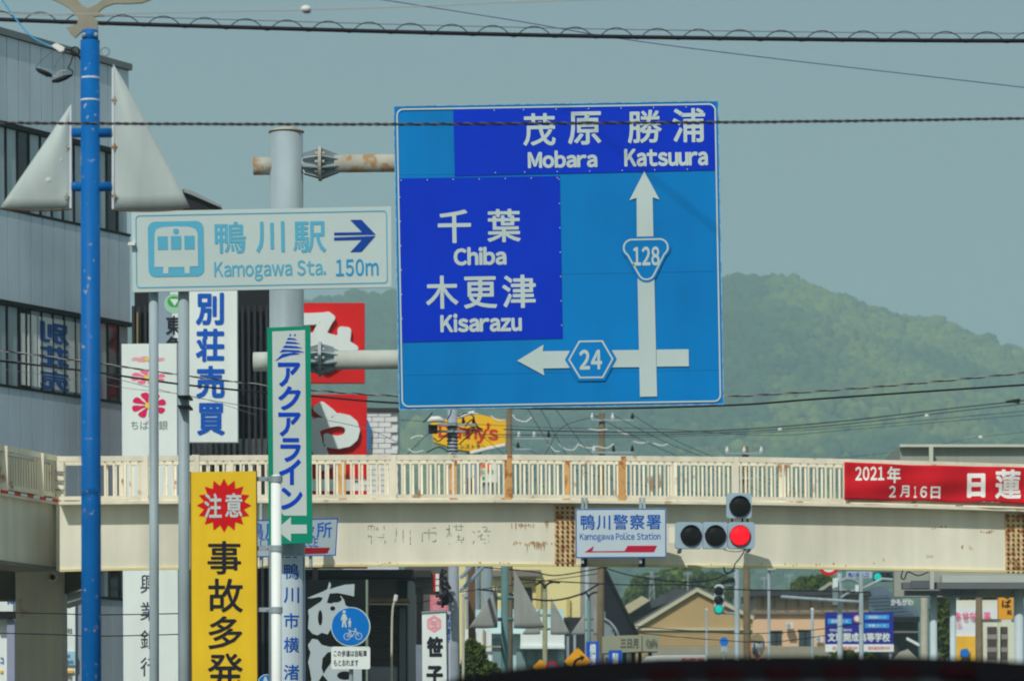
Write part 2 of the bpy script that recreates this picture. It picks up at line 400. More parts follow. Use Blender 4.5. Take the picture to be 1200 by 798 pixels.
# balusters share one mesh per fence
def zrange(px, dy): return BP(px, T_lip, -6.3, dy).z, BP(px, T_rail, 5.5, dy).z
def inst(name, me, loc, parent, scale=None, rotz=0.0, mat=None):
    o = bpy.data.objects.new(name, me); COL.objects.link(o); o.parent = parent; o0 = origin(parent)
    o.location = Vector(loc) - o0; o.rotation_euler.z = rotz
    if scale: o.scale = scale
    return o
def unit_box(name, sx, sy, sz, mat):
    o = MB().box(-sx / 2, sx / 2, -sy / 2, sy / 2, 0, sz).build(name, mat); me = o.data; bpy.data.objects.remove(o); return me
z0, z1 = zrange(600, 0)
balme = unit_box('baluster', 0.030, 0.030, z1 - z0, railm)
postme = unit_box('post', 0.105, 0.09, 0.66, railm); postrust = unit_box('post', 0.11, 0.095, 0.66, M('rusted_post_paint', C(206, 158, 100), 0.8, 0.3, 5, rust=0.56, rscale=5, rustcol=(0.34, 0.12, 0.035)))
fpost = [170, 230, 325, 460, 595, 728, 860, 990, 1122, 1250, 1382, 1514, 1646]
bpost = [140, 268, 403, 536, 671, 800, 930, 1060, 1190, 1320, 1450, 1580, 1710]
for dy, posts, step, start in ((-0.18, fpost, 9.9, 124), (BK, bpost, 9.9 * 1.03, 121)):
    px = start
    while px < 1740:
        if all(abs(px - q) > 5.5 for q in posts):
            b0 = zrange(px, dy)[0] + (0.074 if dy > 0 else 0); b = BP(px, T_rail, 0, dy); inst('baluster', balme, (b.x + random.uniform(-.006, .006), b.y, b0), bridge, rotz=random.uniform(-.12, .12))
        px += step
    for q in posts:
        b = BP(q, T_lip, 0, dy); inst('post', postrust if q in (595, 536, 671, 728, 403) else postme, (b.x, b.y + 0.012, b.z - 0.01 + (0.074 if dy > 0 else 0)), bridge)
for x0, x1 in ((650, 674), (1178, 1203)):             # riveted splice plates
    sp = loft(MB(), [x0, (x0 + x1) / 2, x1], lambda px: [BP(px, T_lip, 5, -0.025), BP(px, T_bot, -3, -0.025), BP(px, T_bot, -3, -0.001), BP(px, T_lip, 5, -0.001)]).build('splice_plate', rusty, bridge)
    bme = None
    for i in range(4):
        for j in range(13):
            px = x0 + 3.2 + i * 5.9; py = lerp_t(T_lip, px) + 8 + j * 5.5
            c = P(px, py, BY(px)) + Vector((0, -0.04, 0))
            if bme is None:
                t_ = MB().ball((0, 0, 0), 0.021, 6).build('bolt', M('rust_bolt', (0.20, 0.09, 0.035), 0.8, 0.3, 9)); bme = t_.data; bpy.data.objects.remove(t_)
            inst('bolt', bme, c, sp)
# ghost of removed lettering, rust marks
gm = M('faint_grime', (0.45, 0.44, 0.38), 0.8, 0.5, 20)
text(bridge, '鴨川市横渚', (431, 613.5, 575, 638), 0, gm, -0.014, N=60, broken=0.10, gap=1.22, mapper=lambda x, y: P(x, y, BY(x)) + Vector((0, -0.004, 0)))
def blotch(cx, cy, w, h, seed):
    return [(cx + w * math.cos(a) * (1 + 0.45 * mnoise.noise((math.cos(a) * 2, math.sin(a) * 2, seed))), cy + h * math.sin(a) * (1 + 0.6 * mnoise.noise((math.cos(a) * 3, math.sin(a) * 3, seed + 9)))) for a in [2 * math.pi * i / 26 for i in range(26)]]
rs = MB(); r3 = random.Random(5)
for cx, cy, w, dens, L in ((612, 615, 13, 26, 5), (630, 636, 13, 34, 12), (605, 636, 5, 8, 4), (1160, 623, 10, 14, 3), (1127, 640, 1.5, 4, 5), (1035, 655, 1, 3, 5), (640, 612, 3, 6, 12), (690, 608, 5, 5, 4), (1100, 618, 16, 12, 2), (450, 660, 40, 9, 2), (950, 661, 90, 16, 2), (600, 660, 50, 12, 2), (250, 611, 20, 8, 3)):
    for i in range(dens):
        x = cx + r3.gauss(0, .5) * w; y = cy + r3.uniform(-1.5, 1.5); l_ = L * r3.random() ** 2 + .7; w_ = r3.uniform(.25, 1.1); dd = r3.uniform(.0032, .006)
        rs.add([P(a_, b_, BY(x)) + Vector((0, -dd, 0)) for a_, b_ in ((x - w_, y - .4), (x - w_ * .2, y - .9), (x + w_, y - .3), (x + w_ * .6, y + l_ * .5), (x + .1, y + l_), (x - w_ * .5, y + l_ * .6))], [tuple(range(6))])
rs.build('rust_stain', M('rust_streaks', (0.52, 0.33, 0.17), 0.9, 0.4, 12), bridge, kind='stuff')
# left landing (turns toward us)
W0, W1 = (66, 56.0), (-70, 52.3)
def WP(t, py_at_corner, off=0.0):                     # along the landing side; height given by the pixel row at the corner
    a = P(W0[0], py_at_corner, W0[1]); b = P(W1[0], HY, W1[1])
    d = Vector((b.x - a.x, b.y - a.y, 0)); nrm = Vector((-d.y, d.x, 0)).normalized()
    if nrm.x < 0: nrm = -nrm
    return a + d * t + nrm * off
def wslab(r0, r1, o0_, o1_, t0=0, t1=1):
    return MB().hexa([WP(t0, r0, o0_), WP(t1, r0, o0_), WP(t1, r1, o0_), WP(t0, r1, o0_)], [WP(t0, r0, o1_), WP(t1, r0, o1_), WP(t1, r1, o1_), WP(t0, r1, o1_)])
wslab(592, 668, 0.0, -0.04).build('landing_girder', cream, bridge)
wslab(587.5, 592, 0.08, -1.6).build('landing_deck', railm, bridge)
wslab(665, 669, 0.05, -0.6).build('landing_flange', MATS['under_steel'], bridge)
wslab(534.5, 541, 0.06, -0.03).build('landing_rail', railm, bridge)
wslab(578, 583, 0.04, -0.03).build('landing_rail', railm, bridge)
wslab(543, 580, -0.05, -0.07).build('landing_panel', M('cream_blind_panel', C(190, 180, 152), 0.7, 0.1), bridge)
for i in range(44):
    t = 0.012 + i / 44; p = WP(t, 583, 0.0); inst('baluster', balme, (p.x, p.y, p.z), bridge, scale=(1, 1, 0.9), rotz=0.9)
for t in (0.02, 0.165, 0.48, 0.82):
    p = WP(t, 589, 0.03); inst('post', postme, (p.x, p.y, p.z), bridge, rotz=0.3)
MB().rect(66, 541, 74.5, 668, 55.85, 0.25).build('corner_post', cream, bridge)
MB().rect(72.5, 589, 76, 668, 55.8, 0.05).build('drain_pipe', M('rust_pipe', (0.16, 0.12, 0.09), 0.8, .3), bridge)
for y in (552, 562.5, 573): MB().rect(64.5, y, 75.5, y + 1.4, 55.8, 0.03, -4).build('wire_band', cablegrey, bridge)
colm = M('column_paint', (0.42, 0.39, 0.30), 0.7, 0.12, 1.2, streak=0.2, rust=0.06)
cb = MB(); a, b_ = P(18, 668, 56.5), P(72, 668, 56.5); cb.box(a.x, b_.x, 56.5, 57.2, 0, a.z); cb.build('column', colm, bridge)
MB().prism([(60, 669.5), (118, 669.5), (97, 688), (66, 699), (60, 699)], 56.9, 0.25).build('bracket', M('dark_brown_steel', (0.07, 0.06, 0.045), 0.8, 0.2), bridge)
cb = MB(); a, b_ = P(-80, 668, 57), P(21, 668, 57); cb.box(a.x, b_.x, 56.7, 57.3, a.z - 0.45, a.z - 0.02); cb.build('cross_beam', MATS['dark_brown_steel'], bridge)
sb = thing('striped_bumper', 'red and white striped warning strip under the left landing railing', 'warning strip', 20, 55)
for i in range(9):
    wb = wslab(586.2, 589.2, 0.10, 0.082, 0.04 + i * 0.055, 0.04 + (i + 1) * 0.055); wb.build('stripe', redp if i % 2 == 0 else facewhite, sb)
# alarm bell / lamp under the girder
lp = thing('bell_lamp', 'small round weathered lamp fixed under the landing beside the column', 'lamp', 61, 56.4, z=P(61, 690, 56.4).z)
MB().prism(circ(61.5, 676, 6.2), 56.38, 0.1).build('ring', galvrust, lp); MB().prism(circ(61.5, 676, 3.2), 56.36, 0.03).build('lens', dark, lp)

# ================================================================== BIG BLUE DIRECTION SIGN
a98 = 0.98
sg = thing('direction_sign', 'large blue overhead road sign with white arrows to Mobara, Katsuura, Chiba and Kisarazu', 'road sign', 655, 35.7, z=P(655, 480, 35.7).z)
Bq = [(461, 124.5), (842, 118), (848.5, 474), (467.5, 480.5)]
def bq(u, v):                                         # 0..1 on the board -> pixel
    t = [Bq[0][i] + (Bq[1][i] - Bq[0][i]) * u for i in (0, 1)]; b = [Bq[3][i] + (Bq[2][i] - Bq[3][i]) * u for i in (0, 1)]
    return (t[0] + (b[0] - t[0]) * v, t[1] + (b[1] - t[1]) * v)
blue = M('sign_blue', C(0, 120, 190), 0.35, 0.15, 0.7, streak=0.10); dblue = M('sign_deep_blue', C(0, 50, 190), 0.35, 0.09, 1.0, streak=.06)
MB().prism([bq(0.002, 0.002), bq(.998, .002), bq(.998, .998), bq(.002, .998)], 35.70, 0.03).build('backing', galv, sg)
SY = 35.68
for v0, v1 in ((0, 0.228), (0.2287, 0.562), (0.5627, 0.886), (0.8867, 1.0)):
    MB().prism([bq(0, v0), bq(1, v0), bq(1, v1), bq(0, v1)], SY, 0.018).build('panel', blue, sg)
def ringm(outer, inner, Y): # flat frame between two outlines with the same count
    n = len(outer); return MB().add([P(x, y, Y) for x, y in outer] + [P(x, y, Y) for x, y in inner], [(i, (i + 1) % n, (i + 1) % n + n, i + n) for i in range(n)])
def bqr(m, r, n=5):
    wu, hv_ = 381.0, 356.0; pts = rrect(m, m, wu - m, hv_ - m, r, 0, n); return [bq(x / wu, y / hv_) for x, y in pts]
ringm(bqr(3.2, 8), bqr(5.0, 6.5), SY - .010).build('border_line', signwhite, sg)
ringm(bqr(0.0, 1.0), bqr(1.1, 0.5), SY - .004).build('edge_trim', M('worn_edge', C(120, 170, 200), 0.5, 0.5, 18), sg)
MB().sheet([(531, 126.5), (837.5, 121.5), (839, 199.5), (533, 206.5)], SY - .007).build('destination_panel', dblue, sg)
MB().sheet([(467, 209.5), (656, 206.5), (659.5, 396.5), (470, 401)], SY - .007).build('destination_panel', dblue, sg)
TY = SY - .011
for ch, rc in (('茂', (613, 133, 651, 171)), ('原', (665.5, 131, 704.5, 170)), ('勝', (735.5, 129, 775.5, 168)), ('浦', (788, 127, 826.5, 167)), ('千', (513, 246, 552, 285)), ('葉', (571, 245, 610, 284)), ('木', (499, 323, 537, 362)), ('更', (543.5, 324, 582.5, 361.5)), ('津', (588.5, 322, 628, 361))):
    text(sg, ch, rc, TY, signwhite, 0.018, rot=a98, N=64)
for st, rc in (('Mobara', (618.5, 176.5, 700, 197)), ('Katsuura', (731.5, 174, 829.5, 195)), ('Chiba', (531.5, 289.5, 593.5, 311)), ('Kisarazu', (516, 367, 611.5, 389))):
    text(sg, st, rc, TY, signwhite, 0.045, rot=a98, N=48, gap=0.10)
MB().sheet([(755, 201), (772.8, 234), (764.8, 231.5), (766.2, 300), (770, 464.5), (750, 465), (746.5, 300), (746, 232), (737.5, 235)], TY).build('arrow', signwhite, sg)
MB().sheet([(606, 422.7), (637, 403.8), (636, 411.6), (690, 410.7), (690, 430.8), (636.5, 431.8), (638, 440)], TY).build('arrow', signwhite, sg)
MB().sheet([(690, 410.7), (748.9, 410), (749.2, 430.2), (690, 430.8)], TY).build('arrow_bar', signwhite, sg)
MB().sheet([(769.2, 409.7), (807, 409.2), (807.3, 429.2), (769.6, 429.6)], TY).build('arrow_bar', signwhite, sg)
def tri_round(k):
    pts = []
    for cx, cy, a0, a1, r in ((740.5, 290.5, 120, 262, 9), (773.0, 289.8, -82, 55, 9), (757.6, 318.0, 30, 150, 9)):
        for i in range(9):
            a = R(a0 + (a1 - a0) * i / 8); pts.append((cx + (r + k) * math.cos(a), cy + (r + k) * math.sin(a)))
    return pts
sh = MB().sheet(tri_round(4.0), TY - .003).build('route_shield', blue, sg)
ringm(tri_round(1.6), tri_round(-0.4), TY - .006).build('shield_line', signwhite, sh)
text(sh, '128', (741.5, 289, 773, 311.5), TY - .006, signwhite, 0.032, rot=a98, N=48, gap=.13)
def hexm(k):
    c = (692.3, 421.2); return [(c[0] + (x - c[0]) * k, c[1] + (y - c[1]) * k) for x, y in ((665.5, 421.5), (678.2, 399), (706.5, 398.5), (719.3, 420.6), (707, 443.2), (679, 443.6))]
hx = MB().sheet(hexm(1.13), TY - .003).build('route_hexagon', blue, sg)
ringm(hexm(0.99), hexm(0.905), TY - .006).build('hexagon_line', signwhite, hx)
text(hx, '24', (679, 409.5, 705.5, 433), TY - .006, signwhite, 0.036, rot=a98, N=48, gap=.13)
scw = MB()
for u, v in [(u_, v_) for u_ in (.31, .40, .5, .6, .7, .8, .9) for v_ in (0.02, 0.225)] + [(0.02 + 0.08 * i, .245) for i in range(7)] + [(0.505, 0.25 + 0.08 * i) for i in range(7)] + [(0.015, .3 + .08 * i) for i in range(6)]:
    scw.ball(P(*bq(u, v), TY), 0.006, 6)
scw.build('screws', pale, sg, kind='stuff')

# mast with two arms
ms = thing('sign_mast', 'thick grey steel mast with two flanged arms carrying the big blue sign', 'mast', 337, 36)
def vtube(mb, px0, py0, px1, py1, Y, r0, r1=None, n=16):
    r1 = r0 if r1 is None else r1; return mb.tube([P(px0, py0, Y), P(px1, py1, Y)], [r0, r1], n)
GY = lambda Y: HY + EYE / Y * FP
k36 = PXM(36)
vtube(MB(), 335.5, 154, 337, GY(36), 36, 19.5 / k36, 22.8 / k36, 28).build('pole', galv, ms, True)
MB().tube([P(335.5, 155.5, 36), P(335.5, 154, 36), P(335.5, 150.6, 36), P(335.5, 148.3, 36)], [21 / k36, 20.8 / k36, 13 / k36, 2 / k36], 24).build('cap', galvrust, ms, True)
for yc, rr, nm in ((192.0, 10.6, galvrust), (421, 11.3, M('pale_arm', C(186, 192, 184), 0.5, 0.1, 1.5, streak=0.15))):
    dy_ = 0 if yc < 300 else 1
    arm = MB().tube([P(392, yc + dy_, 36), P(700, yc - 3 + dy_, 36)], rr / k36, 20).build('arm', nm, ms, True)
    MB().tube([P(297, yc + 3, 36), P(322, yc + 2.6, 36)], rr / k36, 20).build('arm_stub', nm, ms, True)
    fl = MB().tube([P(373.4, yc, 36), P(377.0, yc, 36)], 20.5 / k36, 24).build('flange', galvrust if yc < 300 else galv, ms)
    MB().tube([P(350, yc, 36), P(392, yc, 36)], rr * 0.75 / k36, 14).build('sleeve', galv, ms)
    for i in range(8):
        a = 2 * math.pi * (i + 0.5) / 8; cy, cz = math.cos(a), math.sin(a)
        def q(px, rad): p = P(px, yc, 36); return Vector((p.x, p.y + cy * rad / k36, p.z + cz * rad / k36))
        nv = Vector((0, -cz, cy)) * 0.006
        for pts in ([q(354, 6), q(373, 6), q(373, 18), q(356, 13)], [q(377, 6), q(397, 8), q(397, 11), q(377, 19)]):
            mb = MB(); mb.hexa([p - nv for p in pts], [p + nv for p in pts]); mb.build('rib', galv, ms)
        a2 = 2 * math.pi * i / 8; p = P(375.2, yc, 36); c = Vector((p.x, p.y + math.cos(a2) * 14.5 / k36, p.z + math.sin(a2) * 14.5 / k36))
        MB().tube([c - Vector((0.045, 0, 0)), c + Vector((0.045, 0, 0))], 0.016, 6).build('bolt', galvrust, ms)
# curved place-name plate on the mast
pl = thing('place_name_plate', 'narrow pale plate with blue lettering wrapped round the grey mast', 'sign', 343, 35.8, z=P(343, 800, 36).z)
def cyl(px, py):
    r = 22.9 / k36 + 0.004; d = (px - 337) / k36; d = max(-r * .97, min(r * .97, d)); p = P(337, py, 36); return Vector((p.x + d, 36 - math.sqrt(r * r - d * d), p.z))
def cylr(x0, y0, x1, y1, off=0.0, n=10):
    mb = MB(); ys_ = [y0, y1]; vs = [cyl(x0 + (x1 - x0) * i / n, y) + Vector((0, off, 0)) for y in ys_ for i in range(n + 1)]
    return mb.add(vs, [(i, i + 1, i + n + 2, i + n + 1) for i in range(n)])
cylr(320, 652, 358.0, 860, -.002).build('plate', M('plate_white', C(186, 200, 206), .5, .06), pl)
for rc in ((321, 653.4, 357.0, 654.6), (356.4, 653.4, 357.2, 860)): cylr(*rc, off=-.005, n=4).build('edge_line', M('print_blue', C(20, 84, 168), .5, 0), pl)
pb = MATS['print_blue']
for ch, y in (('鴨', 661.5), ('川', 689), ('市', 719), ('横', 747), ('渚', 779)):
    w_ = 17.5; text(pl, ch, (334.0, y, 334.0 + w_, y + 18), 0, pb, 0.012, N=48, mapper=lambda x, y_: cyl(x, y_) + Vector((0, -.006, 0)))

# green and white expressway sign on the mast
gs_ = thing('expressway_sign', 'tall green-framed white sign with blue katakana fixed to the front of the mast', 'sign', 339, 35.6, z=P(339, 637, 35.6).z)
green = M('sign_green', C(0, 132, 104), .45, .06); wpl = M('sign_pale', C(182, 194, 190), .5, .05)
gY = 35.56
MB().prism([(313, 384), (363.5, 382), (366, 636), (315, 637.5)], gY, .05).build('frame', green, gs_)
MB().sheet([(319, 388.5), (357.5, 386.8), (359.5, 604), (333, 604), (320.5, 592)], gY - .004).build('white_face', wpl, gs_)
deep = M('print_deep_blue', C(0, 62, 178), .45, .04)
em = [[(322, 423.5), (331, 414.5), (345, 413.0), (352, 414.8), (340, 416.2), (331, 418.8)], [(327.5, 413), (331, 409.5), (350, 410.5), (357, 413), (349, 412.8), (336, 412)], [(331, 407.4), (334, 404.6), (348, 405.8), (354.5, 408), (346, 407.9)], [(334, 402.4), (336, 400), (346, 400.8), (352, 403), (346, 402.8)], [(336, 398), (338, 395.6), (345, 396.6), (348.5, 398.6), (342, 398)], [(338.5, 393.4), (340.2, 390.8), (341.5, 393.4)], [(344, 393.4), (345.7, 390.8), (347, 393.4)]]
for e_ in em: MB().sheet(e_, gY - .008).build('emblem', deep, gs_)
for ch, rc in (('ア', (325.5, 424.5, 352, 453)), ('ク', (326, 452.5, 352.5, 480.5)), ('ア', (326, 483, 352.5, 511)), ('ラ', (328.5, 513, 352.5, 541)), ('イ', (327, 538, 352.5, 568)), ('ン', (329, 571, 354.5, 597))):
    text(gs_, ch, rc, gY - .008, deep, 0.034, N=48, skew=0.0)
MB().sheet([(323, 620.6), (341, 605.5), (341, 614.5), (359.5, 614.5), (359.8, 625), (341, 625), (341, 634.5)], gY - .004).build('arrow', wpl, gs_)

# ================================================================== STATION SIGN
st = thing('station_sign', 'wide white sign with pale blue train symbol, Kamogawa Sta. 150m and dark blue arrow', 'sign', 306, 31)
rt = 1.05; sY = 31.0
MB().prism([(154, 248), (458.5, 242), (459, 336.5), (155.5, 342.5)], sY, .03).build('board', signwhite, st)
lb = M('faded_light_blue', C(82, 162, 190), .5, .05, 3)
def strr(m, r):
    pts = rrect(m, m, 304 - m, 94.5 - m, r); return [(154.5 + x + (y - 47) * 0.012, 248 + y - x * 0.0197) for x, y in pts]
ringm(strr(4.6, 4.5), strr(5.7, 3.6), sY - .004).build('border_line', lb, st)
def sq(x0, y0, x1, y1, r, Y, m, nm='symbol'): MB().sheet(rrect(x0, y0, x1, y1, r, rt), Y).build(nm, m, st)
sq(173.6, 259.5, 238.8, 324.2, 8.5, sY - .004, lb)
MB().sheet([(181, 313), (181, 275), (183, 269), (190, 266.5), (206, 265.5), (222, 266), (229, 268.5), (231.7, 274), (232.2, 312), (222.2, 312.5), (222.2, 320.5), (216.4, 320.5), (216.2, 313), (197.4, 313.3), (197.3, 320.8), (191.5, 320.8), (191.3, 313)], sY - .007).build('symbol', signwhite, st)
for x in (184.6, 200.3, 216.0): sq(x, 277.0 - (x - 184) * .018, x + 12.0, 292.8 - (x - 184) * .018, .6, sY - .010, lb)
MB().sheet(circ(206.3, 271.2, 3.4, 16), sY - .010).build('symbol', lb, st)
for ch, rc in (('鴨', (251.5, 260, 288, 297)), ('川', (300, 259.5, 333.5, 296)), ('駅', (343.5, 259.5, 382, 296))): text(st, ch, rc, sY - .004, lb, 0.017, rot=rt, N=60)
text(st, 'Kamogawa Sta.', (251, 305.5, 382, 329), sY - .004, lb, 0.018, rot=rt, N=48, gap=.09)
text(st, '150m', (393.5, 303.5, 443.5, 323.5), sY - .004, M('bright_blue_print', C(30, 140, 190), .5, .03), 0.018, rot=rt, N=48, gap=.15)
db = M('print_navy', C(14, 62, 148), .5, .03)
MB().sheet([(391.5, 272.7), (424.3, 272.2), (410.5, 258), (423.5, 257.6), (440.3, 275.2), (391.5, 275.9)], sY - .004).build('arrow', db, st)
MB().sheet([(391.5, 278.4), (440, 276.6), (423.5, 295.3), (410.5, 295.6), (424, 281.2), (391.5, 281.9)], sY - .004).build('arrow', db, st)
for i, (x, r) in enumerate(((180.4, 5.6), (215.6, 6.6))):
    vtube(MB(), x - .5, 262, x + 1, GY(31.1), 31.1, r / PXM(31.1), None, 16).build('post', galv, st, True)
MB().rect(150, 284, 158, 287.5, 30.95, .05).build('clip', pale, st)
for y in (463, 474.5): MB().rect(208, y, 222.6, y + 2.2, 30.95, .3).build('band', dark, st)

# ================================================================== YELLOW WARNING SIGN ON WHITE POLE
ys_ = thing('warning_sign', 'tall yellow sign with red starburst and black kanji warning of frequent accidents', 'sign', 262, 30, z=0.9)
yel = M('sign_yellow', C(224, 186, 40), .45, .08, 2.5, streak=.08); yY = 30.0
MB().prism([(223, 553), (300.5, 552), (302, 900), (224.5, 900)], yY, .03).build('board', yel, ys_)
rot_rect_edge = MB()
for (a_, b_) in (((222.4, 552.4), (224.1, 900)), ((300, 551.6), (301.8, 900))): rot_rect_edge.prism([(a_[0], a_[1]), (a_[0] + 1, a_[1]), (b_[0] + 1, b_[1]), (b_[0], b_[1])], yY - .006, .04)
rot_rect_edge.build('edge_strip', M('brown_edge', (.12, .07, .03), .6, .1), ys_)
star = []
for i in range(32):
    a = 2 * math.pi * i / 32 - math.pi / 2; k_ = 1.0 if i % 2 == 0 else 0.74
    star.append((262.5 + 32.0 * k_ * math.cos(a), 592 + 31.5 * k_ * math.sin(a)))
MB().sheet(star, yY - .004).build('starburst', M('star_red', C(196, 18, 26), .45, .04), ys_)
for ch, rc in (('注', (239.5, 578, 260, 607)), ('意', (264, 577.5, 284, 606))): text(ys_, ch, rc, yY - .008, signwhite, .022, N=56)
for ch, rc in (('事', (243, 633.5, 282.5, 672.5)), ('故', (244, 677.5, 284.5, 717)), ('多', (244, 721.5, 284, 760)), ('発', (243.5, 765, 284.5, 806)), ('！', (260, 812, 268, 850))): text(ys_, ch, rc, yY - .005, black, .013, N=60)
wp = thing('white_sign_post', 'slim white post holding the yellow warning sign with steel brackets', 'post', 324, 30)
whitep = M('white_post_paint', C(222, 228, 224), .4, .05, 2)
vtube(MB(), 323.6, 558, 325, GY(30), 30.0, 6.1 / PXM(30), None, 16).build('pole', whitep, wp, True)
MB().ball(P(323.6, 558.5, 30), 6.1 / PXM(30), 14, (1, 1, .45)).build('cap', whitep, wp, True)
for y in (561, 642, 714):
    vtube(MB(), 324, y - 3, 324, y + 4, 30, 7.2 / PXM(30)).build('clamp', galv, wp)
    MB().rect(300.5, y - 2.5, 319, y + 2.5, 30.02, .02).build('bracket', galv, wp)
    MB().ball(P(313, y, 29.99), 0.014, 6).build('bolt', galv, wp)

# ================================================================== STREET LAMP COLUMNS WITH SAILS
def sail_lamp(px, ytop, Y, s, label, rustk, bird=True, col=None, gp='lamp columns with triangular sails'):
    """px: pole centre at the top; s: pixel scale relative to the near one"""
    t = thing('sail_column', label, 'street column', px + 6 * s, Y, gp)
    k_ = PXM(Y); X = lambda x: px + (x - 105.5) * s; Yp = lambda y: ytop + (y - 48) * s
    pm = col
    vtube(MB(), X(105.5), Yp(48), X(108), GY(Y), Y, 11.3 * s / k_, 11.8 * s / k_, 20 if s > .5 else 8).build('pole', pm, t, True)
    vtube(MB(), X(105.6), Yp(36), X(105.6), Yp(48.5), Y, 9.6 * s / k_, None, 16 if s > .5 else 8).build('collar', pm, t, True)
    for y in (156, 219): MB().tube([P(X(84), Yp(y), Y), P(X(131), Yp(y), Y)], 5.6 * s / k_, 10).build('sail_arm', pm, t, True)
    sm = M('sail_sheet', C(176, 188, 186), .55, .10, 2.5, streak=.12) if s > .5 else M('old_sail_sheet', C(148, 152, 148), .7, .12, 1.5, streak=.15)
    lx = [(83.5, 121), (84.5, 243.5), (0, 243.5)]; rx = [(131, 75), (136, 78), (222.5, 243), (131.5, 245.5)]
    def sail(top, corner, far, bulge):
        mb = MB(); n = 10; rows = []
        for i in range(n + 1):
            v = i / n; row = []
            ex = corner[0] + (top[0] - corner[0]) * (1 - v)
            fx = top[0] + (far[0] - top[0]) * (v ** (0.93 if bulge > 0 else 1.0))
            y = top[1] + (corner[1] - top[1]) * v
            for j in range(n + 1):
                u = j / n; x = ex + (fx - ex) * u; yy = y + (far[1] - corner[1]) * u * v + 2.0 * v * math.sin(math.pi * u)
                p = P(X(x), Yp(yy), Y); d = 0.05 * math.sin(math.pi * u) * math.sin(math.pi * min(1, v)) * (s * 24 / Y) * Y / 24 * 24 / 24
                row.append(p + Vector((0, -d, 0)))
            rows.append(row)
        fr = [q_ for r_ in rows for q_ in r_]; bk = [q_ + Vector((0, .012, 0)) for q_ in fr]; m_ = n + 1; N_ = len(fr); mb.v = [tuple(q_) for q_ in fr + bk]
        for i in range(n):
            for j in range(n):
                a = i * m_ + j; mb.f.append((a, a + 1, a + m_ + 1, a + m_)); mb.f.append((N_ + a, N_ + a + m_, N_ + a + m_ + 1, N_ + a + 1))
        for i in range(n):
            for (a, b) in ((i * m_, (i + 1) * m_), ((i + 1) * m_ + n, i * m_ + n), (n * m_ + i, n * m_ + i + 1)): mb.f.append((a, b, b + N_, a + N_))
        return mb
    sail((84, 121), (84.5, 243), (0, 243.5), 0).build('sail', sm, t, True)
    sail((132.5, 75), (131.5, 245), (222.5, 243), 1).build('sail', sm, t, True)
    if s > .5:
        for x in (82.6, 132.2):
            MB().rect(x - 1.2, 80 if x > 100 else 124, x + 1.2, 245, Y - .012, .03).build('sail_edge', M('sail_edge_white', C(196, 202, 208), .5, .1), t)
        rim = M('brown_rim', (.10, .075, .055), .8, .3, 8)
        wire(MB(), [(2, 244.5), (30, 246.5), (60, 246.8), (84, 245)], Y - .01, .006, 6).build('sail_rim', rim, t)
        wire(MB(), [(132, 246), (160, 247.5), (195, 246.8), (222, 243.5)], Y - .01, .006, 6).build('sail_rim', rim, t)
        for x, y in ((134, 117), (134, 172), (134, 229), (78, 173), (78, 230)):
            mb = MB().tube([P(x - 3, y, Y - .02), P(x + 3, y, Y - .02)], .006, 6); mb.tube([P(x, y - 4, Y - .02), P(x, y + 4, Y - .02)], .006, 6); mb.build('shackle', galvrust, t)
        for x, y in ((68, 187), (155, 184), (56, 209)): MB().ball(P(x, y, Y - .03), .030, 12, (1, .3, 1)).build('stud', M('stud_white', C(196, 206, 202), .5, .05), t, True)
        for y in (92, 118): vtube(MB(), 105.8, y - .8, 105.8, y + .9, Y, 11.5 / k_, None, 20).build('band', pale, t)
        for x in (98.5, 112.5):
            MB().ball(P(x, 41, Y - .05), .014, 8).build('bolt', galv, t)
        ring_ = [P(123 + 5 * math.cos(2 * math.pi * i / 14), 60.5 + 5 * math.sin(2 * math.pi * i / 14), Y) for i in range(15)]
        MB().tube(ring_, .006, 6).build('eye_ring', galv, t); ring_ = [P(88 + 5 * math.cos(2 * math.pi * i / 14), 60.5 + 5 * math.sin(2 * math.pi * i / 14), Y) for i in range(15)]
        MB().tube(ring_, .005, 6).build('eye_ring', dark, t)
        bm = M('bird_plate', (.30, .285, .22), .7, .12, 6)
        bp_ = [(50, -6), (60, -1), (70, 3.5), (80, 9), (87, 15.5), (91.5, 22), (90.5, 28), (84, 31), (77.5, 32.5), (82, 39), (88, 44.5), (92.5, 40), (96, 37), (113.5, 37), (114.5, 31), (114, 25), (109.5, 20), (116, 19), (122.5, 19), (115, 14), (122, 8.5), (134, 4.2), (150, 4.5), (166, 3.5), (176, 0), (181, -5), (160, -9), (140, -6), (122, -1), (112, 6), (103, 10), (96, 6), (90, -1), (82, -9)]
        MB().prism(bp_, Y - .01, .03).build('bird_ornament', bm, t)
    else:
        wire(MB(), [(X(60), Yp(18)), (X(85), Yp(6)), (X(100), Yp(20)), (X(106), Yp(40))], Y, .03, 6).build('bird_ornament', dark, t)
        wire(MB(), [(X(106), Yp(40)), (X(112), Yp(18)), (X(140), Yp(4)), (X(175), Yp(6))], Y, .03, 6).build('bird_ornament', dark, t)
    return t
bluep = M('blue_pole_paint', C(8, 96, 166), .5, .12, 2.5, rust=.20, rscale=26, streak=.12, rustcol=(.35, .33, .3), bump=.06)
oldblue = M('old_blue_paint', C(92, 124, 124), .7, .2, 1.5, rust=.24, rscale=1.2)
sail_lamp(105.5, 48, 24.0, 1.0, 'bright blue column with two pale triangular sails and a bird ornament on top', 0, col=bluep)
sail_lamp(591.5, 657, 80, 0.40, 'faded blue rusting column behind the footbridge with two grey sails, largest of the far ones', 0, col=oldblue)
sail_lamp(638.5, 693, 104, 0.255, 'thin far column with a dark bird finial and two grey sails before the yellow building', 0, col=M('old_greygreen', C(140, 140, 112), .7, .2, 3, rust=.1))
